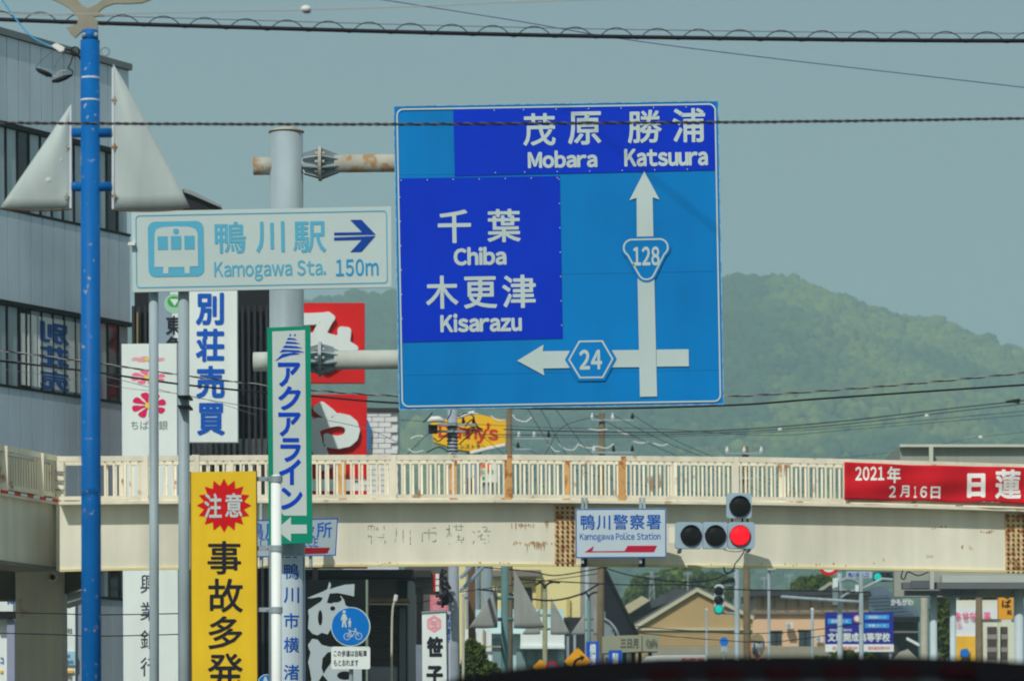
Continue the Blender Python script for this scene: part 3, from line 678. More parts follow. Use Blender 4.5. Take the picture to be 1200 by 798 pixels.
sail_lamp(690.0, 703, 118, 0.205, 'farthest small sail column with rusty top beside the wooden utility pole', 0, col=oldblue)

# fittings hanging from a blue drop wire at the left
df = thing('drop_wire_fittings', 'blue drop wire ending in a white clamp with two dark hanging splice closures', 'wire fitting', 70, 24, z=P(70, 60, 24).z)
wire(MB(), [(-6, -12), (18, 22), (38, 44), (62, 56)], 24, .005, 6).build('blue_wire', M('sky_blue_wire', C(70, 160, 205), .5, 0), df)
MB().prism([(60, 54), (66, 50.5), (76, 56), (74, 60), (70, 61)], 23.98, .03).build('clamp', pale, df)
wire(MB(), [(75, 58), (84, 60), (92, 66), (94, 70)], 24, .006, 6).build('clamp_hook', dark, df)
wire(MB(), [(64, 58), (50, 70), (42, 80), (50, 83)], 24, .0025, 5).build('drop_wire', cablegrey, df)
wire(MB(), [(76, 61), (66, 74), (63, 86)], 24, .0025, 5).build('drop_wire', cablegrey, df)
wire(MB(), [(86, 62), (83, 74), (80, 80), (85, 84), (84, 90)], 24, .004, 5).build('drop_wire', dark, df)
wire(MB(), [(58, 88), (66, 90), (70, 84), (78, 83)], 24, .003, 5).build('drop_wire', M('cream_wire', (.5, .48, .35), .5, 0), df)
MB().tube([P(42, 81, 24), P(46, 83, 24), P(56, 87.5, 24), P(61, 89.5, 24)], [.006, .014, .017, .008], 8).build('closure', dark, df, True)
MB().tube([P(61, 96, 24), P(68, 94.5, 24), P(77, 91, 24), P(84, 88.5, 24)], [.008, .016, .016, .006], 8).build('closure', dark, df, True)

# ================================================================== SIGNS ON THE BRIDGE
ps = thing('police_station_sign', 'white sign with blue Kamogawa Police Station lettering and red arrow hung on the footbridge', 'sign', 728, BY(728), z=P(728, 654, BY(728)).z)
pY = BY(728) - .45
MB().prism(rrect(674.3, 595.5, 781, 653.5, 2, .3), pY, .03).build('board', M('pale_sign_face', C(180, 196, 204), .5, .05), ps)
ringm(rrect(674.6, 595.8, 780.7, 653.2, 2, .3), rrect(675.7, 596.9, 779.6, 652.1, 1.4, .3), pY - .004).build('border_line', pb, ps)
text(ps, '鴨川警察署', (680.5, 602.5, 774.5, 620.5), pY - .004, pb, .018, rot=.3, N=44, gap=1.08)
text(ps, 'Kamogawa Police Station', (679.5, 624, 774, 634.5), pY - .004, pb, .012, rot=.3, N=36, gap=.075)
MB().sheet([(685, 646.8), (696, 639.5), (694, 645.6), (732, 645.2), (735.5, 639.2), (770, 639), (766.5, 646.6)], pY - .004).build('arrow', M('faded_red_print', C(176, 22, 60), .5, .04), ps)
for x in (681, 749):
    MB().rect(x, 583, x + 3.2, 660, pY + .035, .05).build('hanger', galv, ps); MB().rect(x + 4.5, 583, x + 7.5, 597, pY + .035, .1).build('hanger', galv, ps)
    MB().rect(x, 654, x + 7, 663, pY + .1, .3).build('bracket', dark, ps)
cs = thing('city_office_sign', 'white sign with blue city office lettering half hidden behind the green sign', 'sign', 345, 55.4, z=P(345, 652, 55.4).z)
cY = 55.25
MB().prism([(297, 609.5), (396, 607), (393.5, 650.5), (297, 653)], cY, .03).build('board', M('grey_sign_face', C(150, 166, 172), .5, .05), cs)
mbx = MB()
for q in ([(297, 609), (396, 606.8), (396, 608), (297, 610.3)], [(395, 607), (396.2, 607), (393.7, 651), (392.4, 651)], [(297, 651.5), (393.5, 649.6), (393.5, 650.9), (297, 652.8)]): mbx.sheet(q, cY - .004)
mbx.build('border_line', pb, cs)
text(cs, '鴨川市役所', (291, 611.5, 389, 630.5), cY - .004, pb, .012, rot=.8, gap=1.06, N=44)
text(cs, 'CITY OFFICE', (304.5, 630.5, 373, 641), cY - .004, pb, .012, rot=.5, N=36, gap=.12)
MB().sheet([(315, 649.5), (345, 641.7), (387, 641.3), (383.5, 648.2), (318, 650)], cY - .004).build('arrow', M('dark_red_print', C(136, 14, 30), .5, .03), cs)
for x in (304, 362): MB().rect(x, 590, x + 3, 664, cY + .035, .3).build('hanger', galv, cs)

# banner
bn = thing('festival_banner', 'long red cloth banner dated 2021年2月16日 with white characters tied to the footbridge railing', 'banner', 1100, BY(1100), z=P(1100, 597, BY(1100)).z)
def ban(px, py, off=0.0):
    Yb = BY(px) - .30; v = (py - 541) / 48.0
    d = .025 * math.sin((px - 990) * .09 + v * 2.2) + .02 * math.sin((px - 990) * .031 + 1 - v * 3) * v + .03 * math.sin(v * 9 + px * .012) * v
    return P(px, py, Yb) + Vector((0, d - off, 0))
mb = MB(); nx_, ny_ = 70, 14
def ban_y(px, v):
    top = lerp_t([(990, 541), (1060, 544.5), (1200, 547.5), (1330, 552)], px); bot = lerp_t([(990, 586), (1040, 585.5), (1200, 590), (1330, 596)], px)
    return top + (bot - top) * v + 0.8 * math.sin(px * .08) * (v > .9)
for j in range(ny_ + 1):
    for i in range(nx_ + 1):
        px = 989.5 + 340 * i / nx_; mb.v.append(tuple(ban(px, ban_y(px, j / ny_))))
mb.f = [(j * (nx_ + 1) + i, j * (nx_ + 1) + i + 1, (j + 1) * (nx_ + 1) + i + 1, (j + 1) * (nx_ + 1) + i) for j in range(ny_) for i in range(nx_)]
o = mb.build('cloth', M('banner_red', C(196, 20, 34), .75, .06, 3), bn, True)
mo = o.modifiers.new('thickness', 'SOLIDIFY'); mo.thickness = .003
bw = M('banner_white', C(226, 226, 220), .7, .03)
bmap = lambda x, y: ban(x, y, .006)
text(bn, '2021', (1002.5, 546.5, 1036, 563), 0, bw, .03, N=40, mapper=bmap, gap=.14)
text(bn, '年', (1039.5, 546.5, 1055.5, 566), 0, bw, .03, N=40, mapper=bmap)
for ch, rc in (('2', (1042, 569, 1050, 582.5)), ('月', (1055, 568.5, 1066, 582)), ('1', (1071, 569.5, 1074.5, 583)), ('6', (1078.5, 569.5, 1086.5, 583)), ('日', (1090.5, 570, 1102, 584))): text(bn, ch, rc, 0, bw, .03, N=36, mapper=bmap)
text(bn, '日', (1133.5, 554.5, 1154.5, 583), 0, bw, .05, N=48, mapper=bmap); text(bn, '蓮', (1166, 550, 1196.5, 584.5), 0, bw, .035, N=56, mapper=bmap)
text(bn, '聖', (1210, 551, 1240, 586), 0, bw, .035, N=40, mapper=bmap)
for i in range(9):
    px = 992 + i * 24; MB().tube([ban(px, ban_y(px, 0.02)), P(px + 1, lerp_t(T_rail, px) + 2, BY(px) - .23)], .006, 5).build('tie', railm, bn)

# traffic signals on the bridge
hous = M('signal_housing', C(150, 172, 186), .45, .05, 2); lens_off = M('dark_lens', (.012, .012, .012), .25, .3, 60)
red_on = M('red_lens_lit', (1.0, .006, .02), .4, 0, emit=1.0); red_dot = M('red_led', (1.0, .03, .05), .4, 0, emit=1.2)
grn_on = M('green_lens_lit', (.0, .72, .58), .4, 0, emit=.75)
def lens(par, cx, cy, r, Y, mat, visor=True, led=False):
    k_ = PXM(Y); f = MB().tube([P(cx, cy, Y) + Vector((0, -.02, 0)), P(cx, cy, Y) + Vector((0, .03, 0))], (r + 1) / k_, 28).build('lens_ring', dark, par)
    c = P(cx, cy, Y - .035); vs = []
    mbl = MB(); n = 28; rr = r / k_
    mbl.v = [tuple(c + Vector((0, -.03, 0)))]
    for j in (1, 2, 3):
        for i in range(n):
            a = 2 * math.pi * i / n; q = rr * j / 3; mbl.v.append((c.x + q * math.cos(a), c.y - .03 * math.cos(math.pi / 2 * j / 3), c.z + q * math.sin(a)))
    mbl.f = [(0, 1 + (i + 1) % n, 1 + i) for i in range(n)] + [(1 + j * n + i, 1 + j * n + (i + 1) % n, 1 + (j + 1) * n + (i + 1) % n, 1 + (j + 1) * n + i) for j in range(2) for i in range(n)]
    L = mbl.build('lens', mat, par, True)
    if led:
        d = MB()
        for i in range(-5, 6):
            for j in range(-5, 6):
                x, y = i * .024 + (j % 2) * .012, j * .022
                if x * x + y * y < (rr * .9) ** 2: d.ball((c.x + x, c.y - .027 * (1 - (x * x + y * y) / rr ** 2), c.z + y), .0062, 6)
        d.build('led', red_dot, L, kind='stuff')
    if visor:
        mbv = MB(); n = 14; depth = .055; a0 = R(15); a1 = R(165); o = []
        for i in range(n + 1):
            a = a0 + (a1 - a0) * i / n
            for (ry, dd) in (((rr + .012), 0), ((rr + .012), -depth * math.sin(a)), ((rr + .004), -depth * math.sin(a)), ((rr + .004), 0)):
                o.append((c.x + ry * math.cos(a), c.y + dd, c.z + ry * math.sin(a)))
        mbv.v = o; mbv.f = [(i * 4 + k2, i * 4 + (k2 + 1) % 4, (i + 1) * 4 + (k2 + 1) % 4, (i + 1) * 4 + k2) for i in range(n) for k2 in range(4)]
        mbv.build('visor', hous, par)
tY = 57.2 - .45
tl = thing('traffic_signal', 'horizontal three-lamp traffic signal on the footbridge with its right lamp lit red', 'traffic light', 838, tY, z=P(838, 643, tY).z)
for i, (x0, x1) in enumerate(((791, 823.3), (824, 852.3), (853, 885))):
    MB().prism(rrect(x0, 611.6, x1, 642.5, 4 if i != 1 else 1.5, -.4), tY, .14).build('housing', hous, tl)
for x, m_, l_ in ((809.8, lens_off, 0), (838.4, lens_off, 0), (867.2, red_on, 1)): lens(tl, x, 627 + (x - 838) * .008, 11.6, tY - .01, m_, True, l_)
MB().rect(783.5, 617, 791.5, 636.5, tY + .08, .05).build('bracket', cream, tl)
MB().rect(795, 643, 799, 646, tY + .07, .5).build('mount_arm', hous, tl); MB().rect(876, 641.5, 880, 645, tY + .07, .5).build('mount_arm', hous, tl)
wire(MB(), [(845, 641), (852, 645), (866, 646), (875, 642)], tY + .05, .006, 5).build('signal_cable', cablegrey, tl)
wire(MB(), [(874, 642), (868, 652), (861, 661), (861, 666)], tY + .05, .012, 5).build('signal_cable', cablegrey, tl)
wire(MB(), [(861, 664), (856, 670), (850, 670), (848, 664)], tY + .05, .012, 5).build('signal_cable', dark, tl)
t2 = thing('auxiliary_signal', 'single unlit signal lamp mounted above the red lamp of the traffic signal', 'traffic light', 866, tY, z=P(866, 608, tY).z)
MB().prism(rrect(851.5, 577.5, 880.8, 607, 3.5, -.4), tY, .14).build('housing', hous, t2)
lens(t2, 867, 592.6, 11.6, tY - .01, lens_off)
for x in (857, 869, 875): MB().rect(x, 606, x + 2, 612, tY + .03, .03).build('joint', dark, t2)

# ================================================================== LEFT OFFICE BUILDING
ob = thing('office_building', 'grey panelled office building with dark ribbon windows at the left edge', 'building', 60, 71)
A_, B_ = P(0, HY, 70.0), P(157, HY, 73.7); dF = Vector((B_.x - A_.x, B_.y - A_.y, 0)); LF = dF.length; dF.normalize(); nF = Vector((dF.y, -dF.x, 0))
def FPt(s_, z, d=0.0): return Vector((A_.x, A_.y, 0)) + dF * s_ + nF * d + Vector((0, 0, z))
def fbox(mb, s0, s1, z0, z1, d0, d1): return mb.hexa([FPt(s0, z0, d1), FPt(s1, z0, d1), FPt(s1, z1, d1), FPt(s0, z1, d1)], [FPt(s0, z0, d0), FPt(s1, z0, d0), FPt(s1, z1, d0), FPt(s0, z1, d0)])
S0 = -1.4
panm = M('grey_cladding', (.64, .76, .86), .25, .16, .45, streak=.18, spec=.5)
pane_m = M('ribbon_glass', (.40, .50, .54), .15, .12, .8, spec=.6)
fbox(MB(), S0, LF, 0, 15.15, -5, -.10).build('wall', M('building_core', (.06, .065, .07), .7, .1), ob)
fbox(MB(), S0 - .02, LF + .03, 15.15, 15.27, -5, .06).build('parapet_cap', M('grey_cap', (.2, .22, .23), .5, .1), ob)
rows = [(13.60, 15.14), (10.38, 12.0), (6.95, 8.80), (3.2, 5.1)]
for z0, z1 in rows:
    me = None; n = 16; wv = (LF - S0) / n
    for i in range(n):
        mb = fbox(MB(), S0 + i * wv + .011, S0 + (i + 1) * wv - .011, z0, z1, -.08, .0); mb.build('cladding_panel', panm, ob)
    mb = MB(); fbox(mb, S0, LF, z0 - .09, z0 - .005, -.08, .035).build('sill_trim', dark, ob)
    mb = MB(); fbox(mb, S0, LF, z1 + .005, z1 + .05, -.08, .02).build('head_trim', dark, ob)
for (z0, z1) in ((12.06, 13.5), (8.86, 10.28), (5.16, 6.85), (.3, 3.1)):
    s_ = S0; i = 0; n = 16; wv = (LF - S0) / n
    for i in range(n):
        fbox(MB(), S0 + i * wv + .03, S0 + (i + 1) * wv - .03, z0, z1, -.09, -.05).build('pane', pane_m if i not in (6, 14) else glass, ob)
        fbox(MB(), S0 + i * wv - .014, S0 + i * wv + .014, z0, z1, -.09, -.022).build('mullion', dark, ob)
# white panels painted as the ribbon glass's reflection of the villa sale sign
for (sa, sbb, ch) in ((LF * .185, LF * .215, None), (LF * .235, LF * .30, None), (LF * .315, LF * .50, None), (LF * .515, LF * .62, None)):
    fbox(MB(), sa, sbb, 8.9, 10.2, -.045, -.035).build('window_reflection', M('reflection_white', (.86, .90, .86), .6, .05), ob)
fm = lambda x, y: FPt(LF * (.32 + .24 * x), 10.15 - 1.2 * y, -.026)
text(ob, '荘', (0, .38, .9, .72), 0, M('reflection_blue', (.03, .12, .38), .5, .05), .05, N=44, mirror=True, mapper=fm)  # mirrored kanji, painted as part of the reflected sign
text(ob, '別', (0, .02, .9, .34), 0, MATS['reflection_blue'], .05, N=44, mirror=True, mapper=fm)
text(ob, '売', (0, .76, .9, 1.05), 0, MATS['reflection_blue'], .05, N=44, mirror=True, mapper=fm)

# dark louvred building behind
lv = thing('louvred_building', 'black slatted building front behind the bank pillar and the villa sale sign', 'building', 240, 72)
dkw = M('dark_wall', (.018, .018, .022), .7, .1); lvY = 71.5
mb = MB(); a, b_ = P(157.5, 342, lvY), P(352, 250, lvY); zt = P(240, 262, lvY).z; zt = P(240, 334, lvY).z; mb.box(a.x, P(320, 300, lvY).x, lvY, lvY + 1.6, 0, zt); u1, u2 = P(170, 246, lvY), P(258, 246, lvY); mb.box(u1.x, u2.x, lvY + .02, lvY + 1.0, zt + .002, u1.z); mb.build('wall', dkw, lv)
fasc = MB(); fasc.prism([(214, 222), (226, 226), (256, 242), (258, 262), (214, 262)], lvY - .3, .6); fasc.build('gable', dkw, lv)
MB().prism([(216, 221), (228, 225), (258, 240), (258, 243), (226, 229), (215, 225)], lvY - .4, .9).build('roof_edge', M('grey_roof_edge', (.28, .30, .31), .6, .1), lv)
sl = None; slm = M('black_slat', (.032, .032, .04), .5, .15)
a = P(160, HY, lvY)
sz = zt - .4 - 2.2; slme = unit_box('slat', .05, .09, sz, slm)
for i in range(27):
    p = P(161 + i * 7.1, HY, lvY); inst('slat', slme, (p.x, lvY - .14, 2.2), lv)
MB().rect(225, 514, 318, 590, lvY - .05, .04).build('bright_wall_strip', facewhite, lv)
MB().rect(272, 470, 276, 590, lvY - .09, .04).build('bright_wall_strip', facewhite, lv)
MB().rect(160, 366, 162, 540, lvY - .25, .05).build('gold_trim', M('brass_trim', (.25, .2, .09), .4, .1), lv)

# villa sale sign
vs_ = thing('villa_sale_sign', 'tall white sign with bold blue kanji 別荘売買 on the dark slatted front', 'sign', 248, 68, z=P(248, 518, 68).z)
MB().prism([(218, 300), (277.5, 300), (278.5, 518), (220, 518)], 68, .25).build('board', facewhite, vs_)
vb = M('bold_blue_print', C(10, 82, 176), .5, .03)
for ch, rc in (('別', (229.5, 343, 262.5, 381)), ('荘', (229.5, 385, 263, 424)), ('売', (230, 428.5, 263.5, 467)), ('買', (231, 472, 263.5, 510))): text(vs_, ch, rc, 67.99, vb, .036, N=60)
# realty office sign
rs_ = thing('realty_sign', 'grey and white shop sign with round green emblem and black kanji between the two posts', 'sign', 200, 69, z=P(200, 405, 69).z)
MB().rect(180, 300, 219, 420, 69, .12).build('board', M('greyblue_board', C(134, 152, 166), .5, .05), rs_)
MB().sheet([(196, 300), (212, 300), (212, 420), (206, 420)], 68.995).build('white_band', facewhite, rs_)
grn = M('emblem_green', C(50, 160, 70), .5, .05); MB().sheet(circ(203.7, 356, 11.5), 68.992).build('emblem', M('emblem_pale', C(150, 190, 168), .5, 0), rs_)
MB().sheet(circ(204, 353.5, 7.8, 24, 6.4), 68.988).build('emblem', grn, rs_); MB().sheet([(199, 350.5), (210, 350.5), (204.6, 358.5)], 68.984).build('emblem', facewhite, rs_)
for ch, y in (('東', 370), ('急', 394)): text(rs_, ch, (194.5, y, 213, y + 22.5), 68.985, black, .02, N=44)

# bank pillar sign
bk = thing('bank_pillar_sign', 'tall white pillar sign with three cosmos flowers fading upward from crimson to pale pink', 'sign', 176, 66)
kY = 66.0; a, b_ = P(142.5, 402, kY), P(207.5, 402, kY)
mb = MB(); mb.prism([(142.5, 403), (207, 402.5), (210, GY(66)), (146, GY(66))], kY, .45); mb.build('pillar', facewhite, bk)
MB().prism([(207.2, 403), (214, 403.5), (217, GY(66)), (210.2, GY(66))], kY + .02, .4).build('side_panel', M('pillar_side', C(128, 140, 156), .6, .05), bk)
def flower(cx, cy, sy, cols, n=8):
    for i in range(n):
        a = 2 * math.pi * (i + .5) / n + .1; pts = []
        for (r_, w_) in ((4.5, -.30), (10, -.26), (15.5, -.32), (19.3, -.26), (20.6, -.1), (20.4, .12), (19.0, .27), (15.5, .33), (10, .27), (4.5, .30)):
            pts.append((cx + r_ * math.cos(a + w_ * .95), cy + r_ * sy * math.sin(a + w_ * .95)))
        MB().sheet(pts, kY - .004 - .001 * (i % 2)).build('petal', cols, bk)
    MB().sheet(circ(cx, cy, 4.6, 20, 4.6 * max(sy, .35)), kY - .010).build('flower_centre', M('petal_yellow', C(226, 206, 60), .5, 0), bk)
flower(174.5, 475, .76, M('petal_crimson', C(206, 30, 88), .5, .08)); flower(173.5, 442, .42, M('petal_pink', C(232, 112, 142), .5, .08)); flower(173.5, 421, .18, M('petal_pale', C(240, 160, 166), .5, .08))
text(bk, 'ちば興銀', (153.5, 493, 196.5, 503.5), kY - .005, M('print_grey', C(120, 128, 130), .5, 0), .004, N=40)
for ch, y in (('興', 673), ('業', 705), ('銀', 738), ('行', 770)): text(bk, ch, (164.5, y, 185.5, y + 22), kY - .005, M('print_darkgrey', C(60, 66, 80), .5, 0), .006, N=44)

# souvenir signs, red
for lab, (x0, y0, x1, y1), ch, rc in (('upper red sign panel with large white み behind the lower sign arm', (340, 355, 427, 448), 'み', (338, 366, 420, 436)), ('lower red sign panel with large white や rising behind the railing', (340, 462, 429.5, 560), 'や', (336, 471, 422, 552)), ('lowest red sign panel seen only through the footbridge railing', (340, 575, 430, 665), 'げ', (338, 582, 420, 655))):
    t = thing('souvenir_sign', lab, 'sign', 385, 75, 'red souvenir shop signs', z=P(385, y1, 75).z)
    MB().rect(x0, y0, x1, y1, 75, .3).build('board', M('souvenir_red', C(206, 26, 28), .5, .05), t)
    mb = text(t, ch, rc, 74.99, facewhite, .055, N=60, build=False)
    n0 = len(mb.v); fr = [Vector(q) for q in mb.v]; mb.v = [tuple(q + Vector((0, -.10, 0))) for q in fr]   # letters stand proud of the board
    # side walls of the raised letter: boundary edges of the front faces
    from collections import defaultdict
    key = lambda q: (round(q[0], 4), round(q[2], 4)); ed = defaultdict(int); ep = {}
    for f in mb.f:
        for i in range(len(f)):
            p_, q_ = mb.v[f[i]], mb.v[f[(i + 1) % len(f)]]; k1, k2 = key(p_), key(q_)
            if k1 != k2: ed[(min(k1, k2), max(k1, k2))] += 1; ep[(min(k1, k2), max(k1, k2))] = (p_, q_)
    for e_, c_ in ed.items():
        p_, q_ = ep[e_]
        if c_ == 1 and not (abs(p_[2] - q_[2]) < 1e-5 and abs(p_[0] - q_[0]) > .03):
            mb.add([p_, q_, (q_[0], q_[1] + .09, q_[2]), (p_[0], p_[1] + .09, p_[2])], [(0, 1, 2, 3)])
    mb.build('lettering', facewhite, t)
exec_later = []

# white block building strip
wb = thing('block_building', 'narrow white block-walled building end right of the red signs', 'building', 450, 85)
a, b_ = P(400, 480, 85), P(466, 480, 85); MB().box(a.x, b_.x, 85.02, 86.5, 0, a.z).build('wall', M('mortar_grey', C(196, 200, 202), .8, .1), wb)
MB().rect(399, 477.8, 467, 481.5, 84.9, .5).build('coping', M('dark_coping', (.05, .045, .05), .7, .1), wb)
blkm = M('white_block', C(214, 216, 214), .8, .08, 1.5, bump=.2); bs = unit_box('block', 14.2 / PXM(85), .06, 5.5 / PXM(85), blkm)
for j in range(18):
    for i in range(4):
        p = P(421 + i * 15 + (7.5 if j % 2 else 0), 488 + j * 6.2, 85)
        if p.x + 7 / PXM(85) < b_.x + .01: inst('block', bs, (p.x, 84.99, p.z), wb)
MB().prism([(428, 492), (431, 492), (434, 500), (433, 524), (430, 531), (428, 531)], 84.8, .1).build('blue_mark', M('mark_blue', C(50, 110, 170), .5, 0), wb)

# ================================================================== CABLES OVERHEAD
k25 = 25.0
c1 = [(-640, -12), (-300, 8), (0, 23.2), (300, 33), (600, 41), (900, 46), (1230, 48.3), (1800, 46)]
w1 = thing('telephone_cable', 'thick black overhead cable hung from a thin wire by looping spiral, near the top edge', 'cable', 600, 25, z=P(600, 41, 25).z)
wire(MB(), c1, k25, .0135, 8, 16).build('cable', cable, w1, True)
wire(MB(), [(x, y - 8.6) for x, y in c1], k25, .0028, 5, 16).build('messenger_wire', cablegrey, w1)
mb = MB(); pts = []; n = 48
cur = lambda x: lerp_t(c1, x)
for i in range(1150):
    x = -550 + i * 2; t = (x + 597.4) / 48.2 % 1.0
    if t < .77: h = 9.6 * math.sin(math.pi * t / .77) ** .75; d = -.012
    else: h = -2.2 * math.sin(math.pi * (t - .77) / .23); d = .016
    pts.append(P(x, cur(x) - h, k25) + Vector((0, d, 0)))
mb.tube(pts, .0035, 5, False); mb.build('spiral_hanger', cable, w1)
def twisted(label, tab, Y, r, pitch, mats, x0=-500, x1=1700, gp=None, name='twisted_cable'):
    t = thing(name, label, 'cable', 600, Y, gp, z=P(600, lerp_t(tab, 600), Y).z)
    sm_ = smooth_pts([Vector((x, y, 0)) for x, y in tab], 10); tab2 = [(q.x, q.y) for q in sm_]
    for k_ in (0, 1):
        pts = []; st_ = pitch / 8; x = x0
        while x < x1:
            a = 2 * math.pi * x / pitch + k_ * math.pi; p = P(x, lerp_t(tab2, x), Y); pts.append(p + Vector((0, math.cos(a) * r, math.sin(a) * r))); x += st_
        MB().tube(pts, r * 1.05, 5, False).build('strand', mats[k_], t, True)
    return t
twisted('twisted black and grey cable crossing in front of the top of the big blue sign', [(-40, 144.2), (200, 145.5), (450, 146), (700, 144.6), (950, 142.6), (1240, 138.5)], 22, .0048, 19, (cable, M('grey_strand', (.10, .10, .09), .5, .1)))
def single(label, tab, Y, r, mat, name='overhead_wire', extra=None):
    t = thing(name, label, 'wire', tab[len(tab) // 2][0], Y, z=P(tab[len(tab) // 2][0], tab[len(tab) // 2][1], Y).z)
    tab = [tuple(q[:2]) for q in tab]
    def ext(a, b): k_ = 600 / max(1, abs(b[0] - a[0])); return (b[0] + (b[0] - a[0]) * k_, b[1] + (b[1] - a[1]) * k_)
    if tab[0][0] <= 0: tab = [ext(tab[1], tab[0])] + tab
    if tab[-1][0] >= 1200: tab = tab + [ext(tab[-2], tab[-1])]
    wire(MB(), tab, Y, r, 6, 12).build('wire', mat, t); return t
A_s, B_s = P(600, 73, 35.66), P(900, 316, 35.66); off_ = Vector((.375, 1.0, -1.0)) * -5.2
t = thing('overhead_wire', 'wire passing above the view that throws a faint diagonal shadow on the blue sign', 'wire', 700, 30.5, z=(A_s + off_).z)
MB().tube([A_s + off_ - (B_s - A_s) * 1.5, B_s + off_], .0075, 6).build('wire', cable, t)
single('thin bluish wire slanting down to the right below the looped cable', [(410, -6), (600, 24), (730, 46), (900, 68), (1220, 105)], 30, .0048, M('blue_grey_wire', (.16, .2, .32), .5, 0))
t = single('thin pale wire with a small white insulator at the very top of the view', [(-20, 17), (100, 17), (300, 13), (356, 12), (480, 8), (600, 3), (800, -4)], 20, .003, M('pale_wire', (.42, .42, .42), .5, 0))
MB().ball(P(358.5, 10.8, 20), 6.5 / PXM(20), 12, (1, .7, .62)).build('insulator', pale, t, True)
MB().ball(P(359.5, 14.5, 20), 5.0 / PXM(20), 10, (1, .7, .35)).build('insulator_cap', M('violet_brown', (.12, .06, .1), .4, 0), t, True)
single('thick black cable sagging behind the blue sign from the left building to the right edge', [(-30, 420), (0, 423), (110, 436), (210, 450), (300, 459), (366, 464), (463, 472), (650, 479), (850, 475), (950, 468), (1080, 459), (1230, 449)], 50, .0125, cable, 'power_cable')
twisted('thin twisted wire above the thick black cable on both sides of the blue sign', [(-30, 408), (0, 411), (110, 425), (240, 443), (366, 457), (463, 464), (650, 472), (850, 465), (980, 457), (1100, 447), (1240, 433)], 50, .007, 34, (cable, M('grey_strand2', (.3, .3, .28), .5, .1)), name='service_wire')
single('thin wire crossing the bank sign lowest of the upper left group', [(-30, 416), (100, 436), (210, 462), (300, 478), (420, 500), (470, 520)], 51, .004, cablegrey)
single('thin dark wire drooping across the bank pillar just under the thick cable', [(-30, 428), (100, 446), (150, 455), (225, 464), (300, 486)], 51.4, .003, cablegrey)
single('upper of two thin dark wires crossing the lower left column', [(-20, 717), (60, 718.5), (120, 720), (240, 718)], 45, .006, cable)
single('lower of two thin dark wires crossing the lower left column', [(-20, 741), (60, 743), (120, 745), (240, 742)], 45, .006, cable)
for lab, tab, r in (('upper bundled cable over the wooded hillside with a dark joint near the right edge', [(590, 503), (700, 506), (800, 506), (900, 501), (1000, 492), (1120, 478), (1230, 466)], .020),
                    ('middle dark cable of the hillside bundle', [(560, 509), (700, 510), (800, 508.5), (900, 504), (1000, 496), (1120, 482), (1230, 470)], .016),
                    ('thin cable just under the hillside bundle running to the right edge', [(560, 512), (750, 512), (900, 506.5), (1020, 498), (1120, 489), (1230, 479)], .010),
                    ('lowest thin cable over the hillside above the footbridge', [(470, 492), (640, 501), (760, 502), (900, 510), (1000, 503), (1120, 493), (1230, 484)], .009),
                    ('faint wire over the foot of the hill right of the footbridge lamps', [(950, 540), (1060, 528), (1150, 512), (1230, 503)], .006)):
    single(lab, tab, 92, r * .62, cable, 'hillside_cable')
o = thing('cable_joint', 'dark joint on the hillside cable near the right edge', 'cable joint', 1191, 91.9, z=P(1191, 471, 91.9).z); MB().prism([(1179, 469.5), (1190, 467.5), (1196, 467), (1195, 473), (1188, 471.5), (1180, 472)], 91.9, .1).build('body', dark, o)
for x, y in ((914, 503), (1086, 487), (1149, 512)):
    o = thing('wire_clamp', 'small pale clamp on the hillside cable ' + {914: 'above the railing nearest the signal', 1086: 'midway to the right edge', 1149: 'below the others near the beige roof'}[x], 'wire clamp', x, 91.9, 'pale clamps on the hillside cables', z=P(x, y, 91.9).z)
    MB().ball(P(x, y, 91.9), .045, 6, (1.3, 1, .9)).build('clamp', pale, o)

# ================================================================== UTILITY POLES
def upole(label, px0, ytop, px1, Y, w, mat, arms=(), name='utility_pole'):
    t = thing(name, label, 'utility pole', px1, Y, 'utility poles'); k_ = PXM(Y)
    vtube(MB(), px0, ytop, px1, GY(Y), Y, w * .42 / k_, w / 2 / k_ * 1.1, 14).build('pole', mat, t, True)
    for (x0, x1, y, ins) in arms:
        ar = MB().rect(x0, y - .9, x1, y + 1.3, Y - .16, .08).build('crossarm', galv, t)
        for xi in ins:
            mb = MB().tube([P(xi, y - 1, Y - .12), P(xi, y - 3, Y - .12), P(xi, y - 5.5, Y - .12), P(xi, y - 8, Y - .12)], [1.6 / k_, 2.2 / k_, 1.4 / k_, .9 / k_], 8); mb.build('insulator', pale if xi % 2 < 1 else dark, t)
    return t
p1 = upole('grey concrete utility pole crowded with fittings before the yellow restaurant sign', 530, 478, 534, 73, 13.5, M('pole_grey', C(150, 160, 170), .8, .1, 4, streak=.1), [(504, 545, 505, ()), (512, 560, 497, (516, 543, 555))])
MB().rect(502, 497.5, 512.5, 506.5, 72.7, .3).build('transformer_box', dark, p1)
MB().tube([P(501, 494, 72.6), P(506, 491.5, 72.6), P(514, 491, 72.6), P(521, 493.5, 72.6)], [.02, .06, .06, .03], 8).build('lamp_head', pale, p1, True)
for i, y in enumerate(range(496, 530, 4)):
    vtube(MB(), 530.3, y, 530.3, y + 1.0, 73, 6.9 / PXM(73), None, 10).build('band', dark, p1)
for pts in ([(496, 495), (503, 488), (507, 483)], [(524, 492), (528, 485), (529, 480)], [(508, 513), (514, 517), (524, 510), (536, 514)], [(545, 500), (553, 492), (560, 500), (566, 506)], [(536, 488), (548, 484), (556, 489)], [(500, 530), (514, 524), (524, 528)], [(538, 521), (545, 514), (552, 509), (556, 500)], [(536, 500), (546, 503), (556, 500), (566, 503)]):
    wire(MB(), pts, 72.6, .012, 5).build('jumper', dark, p1)
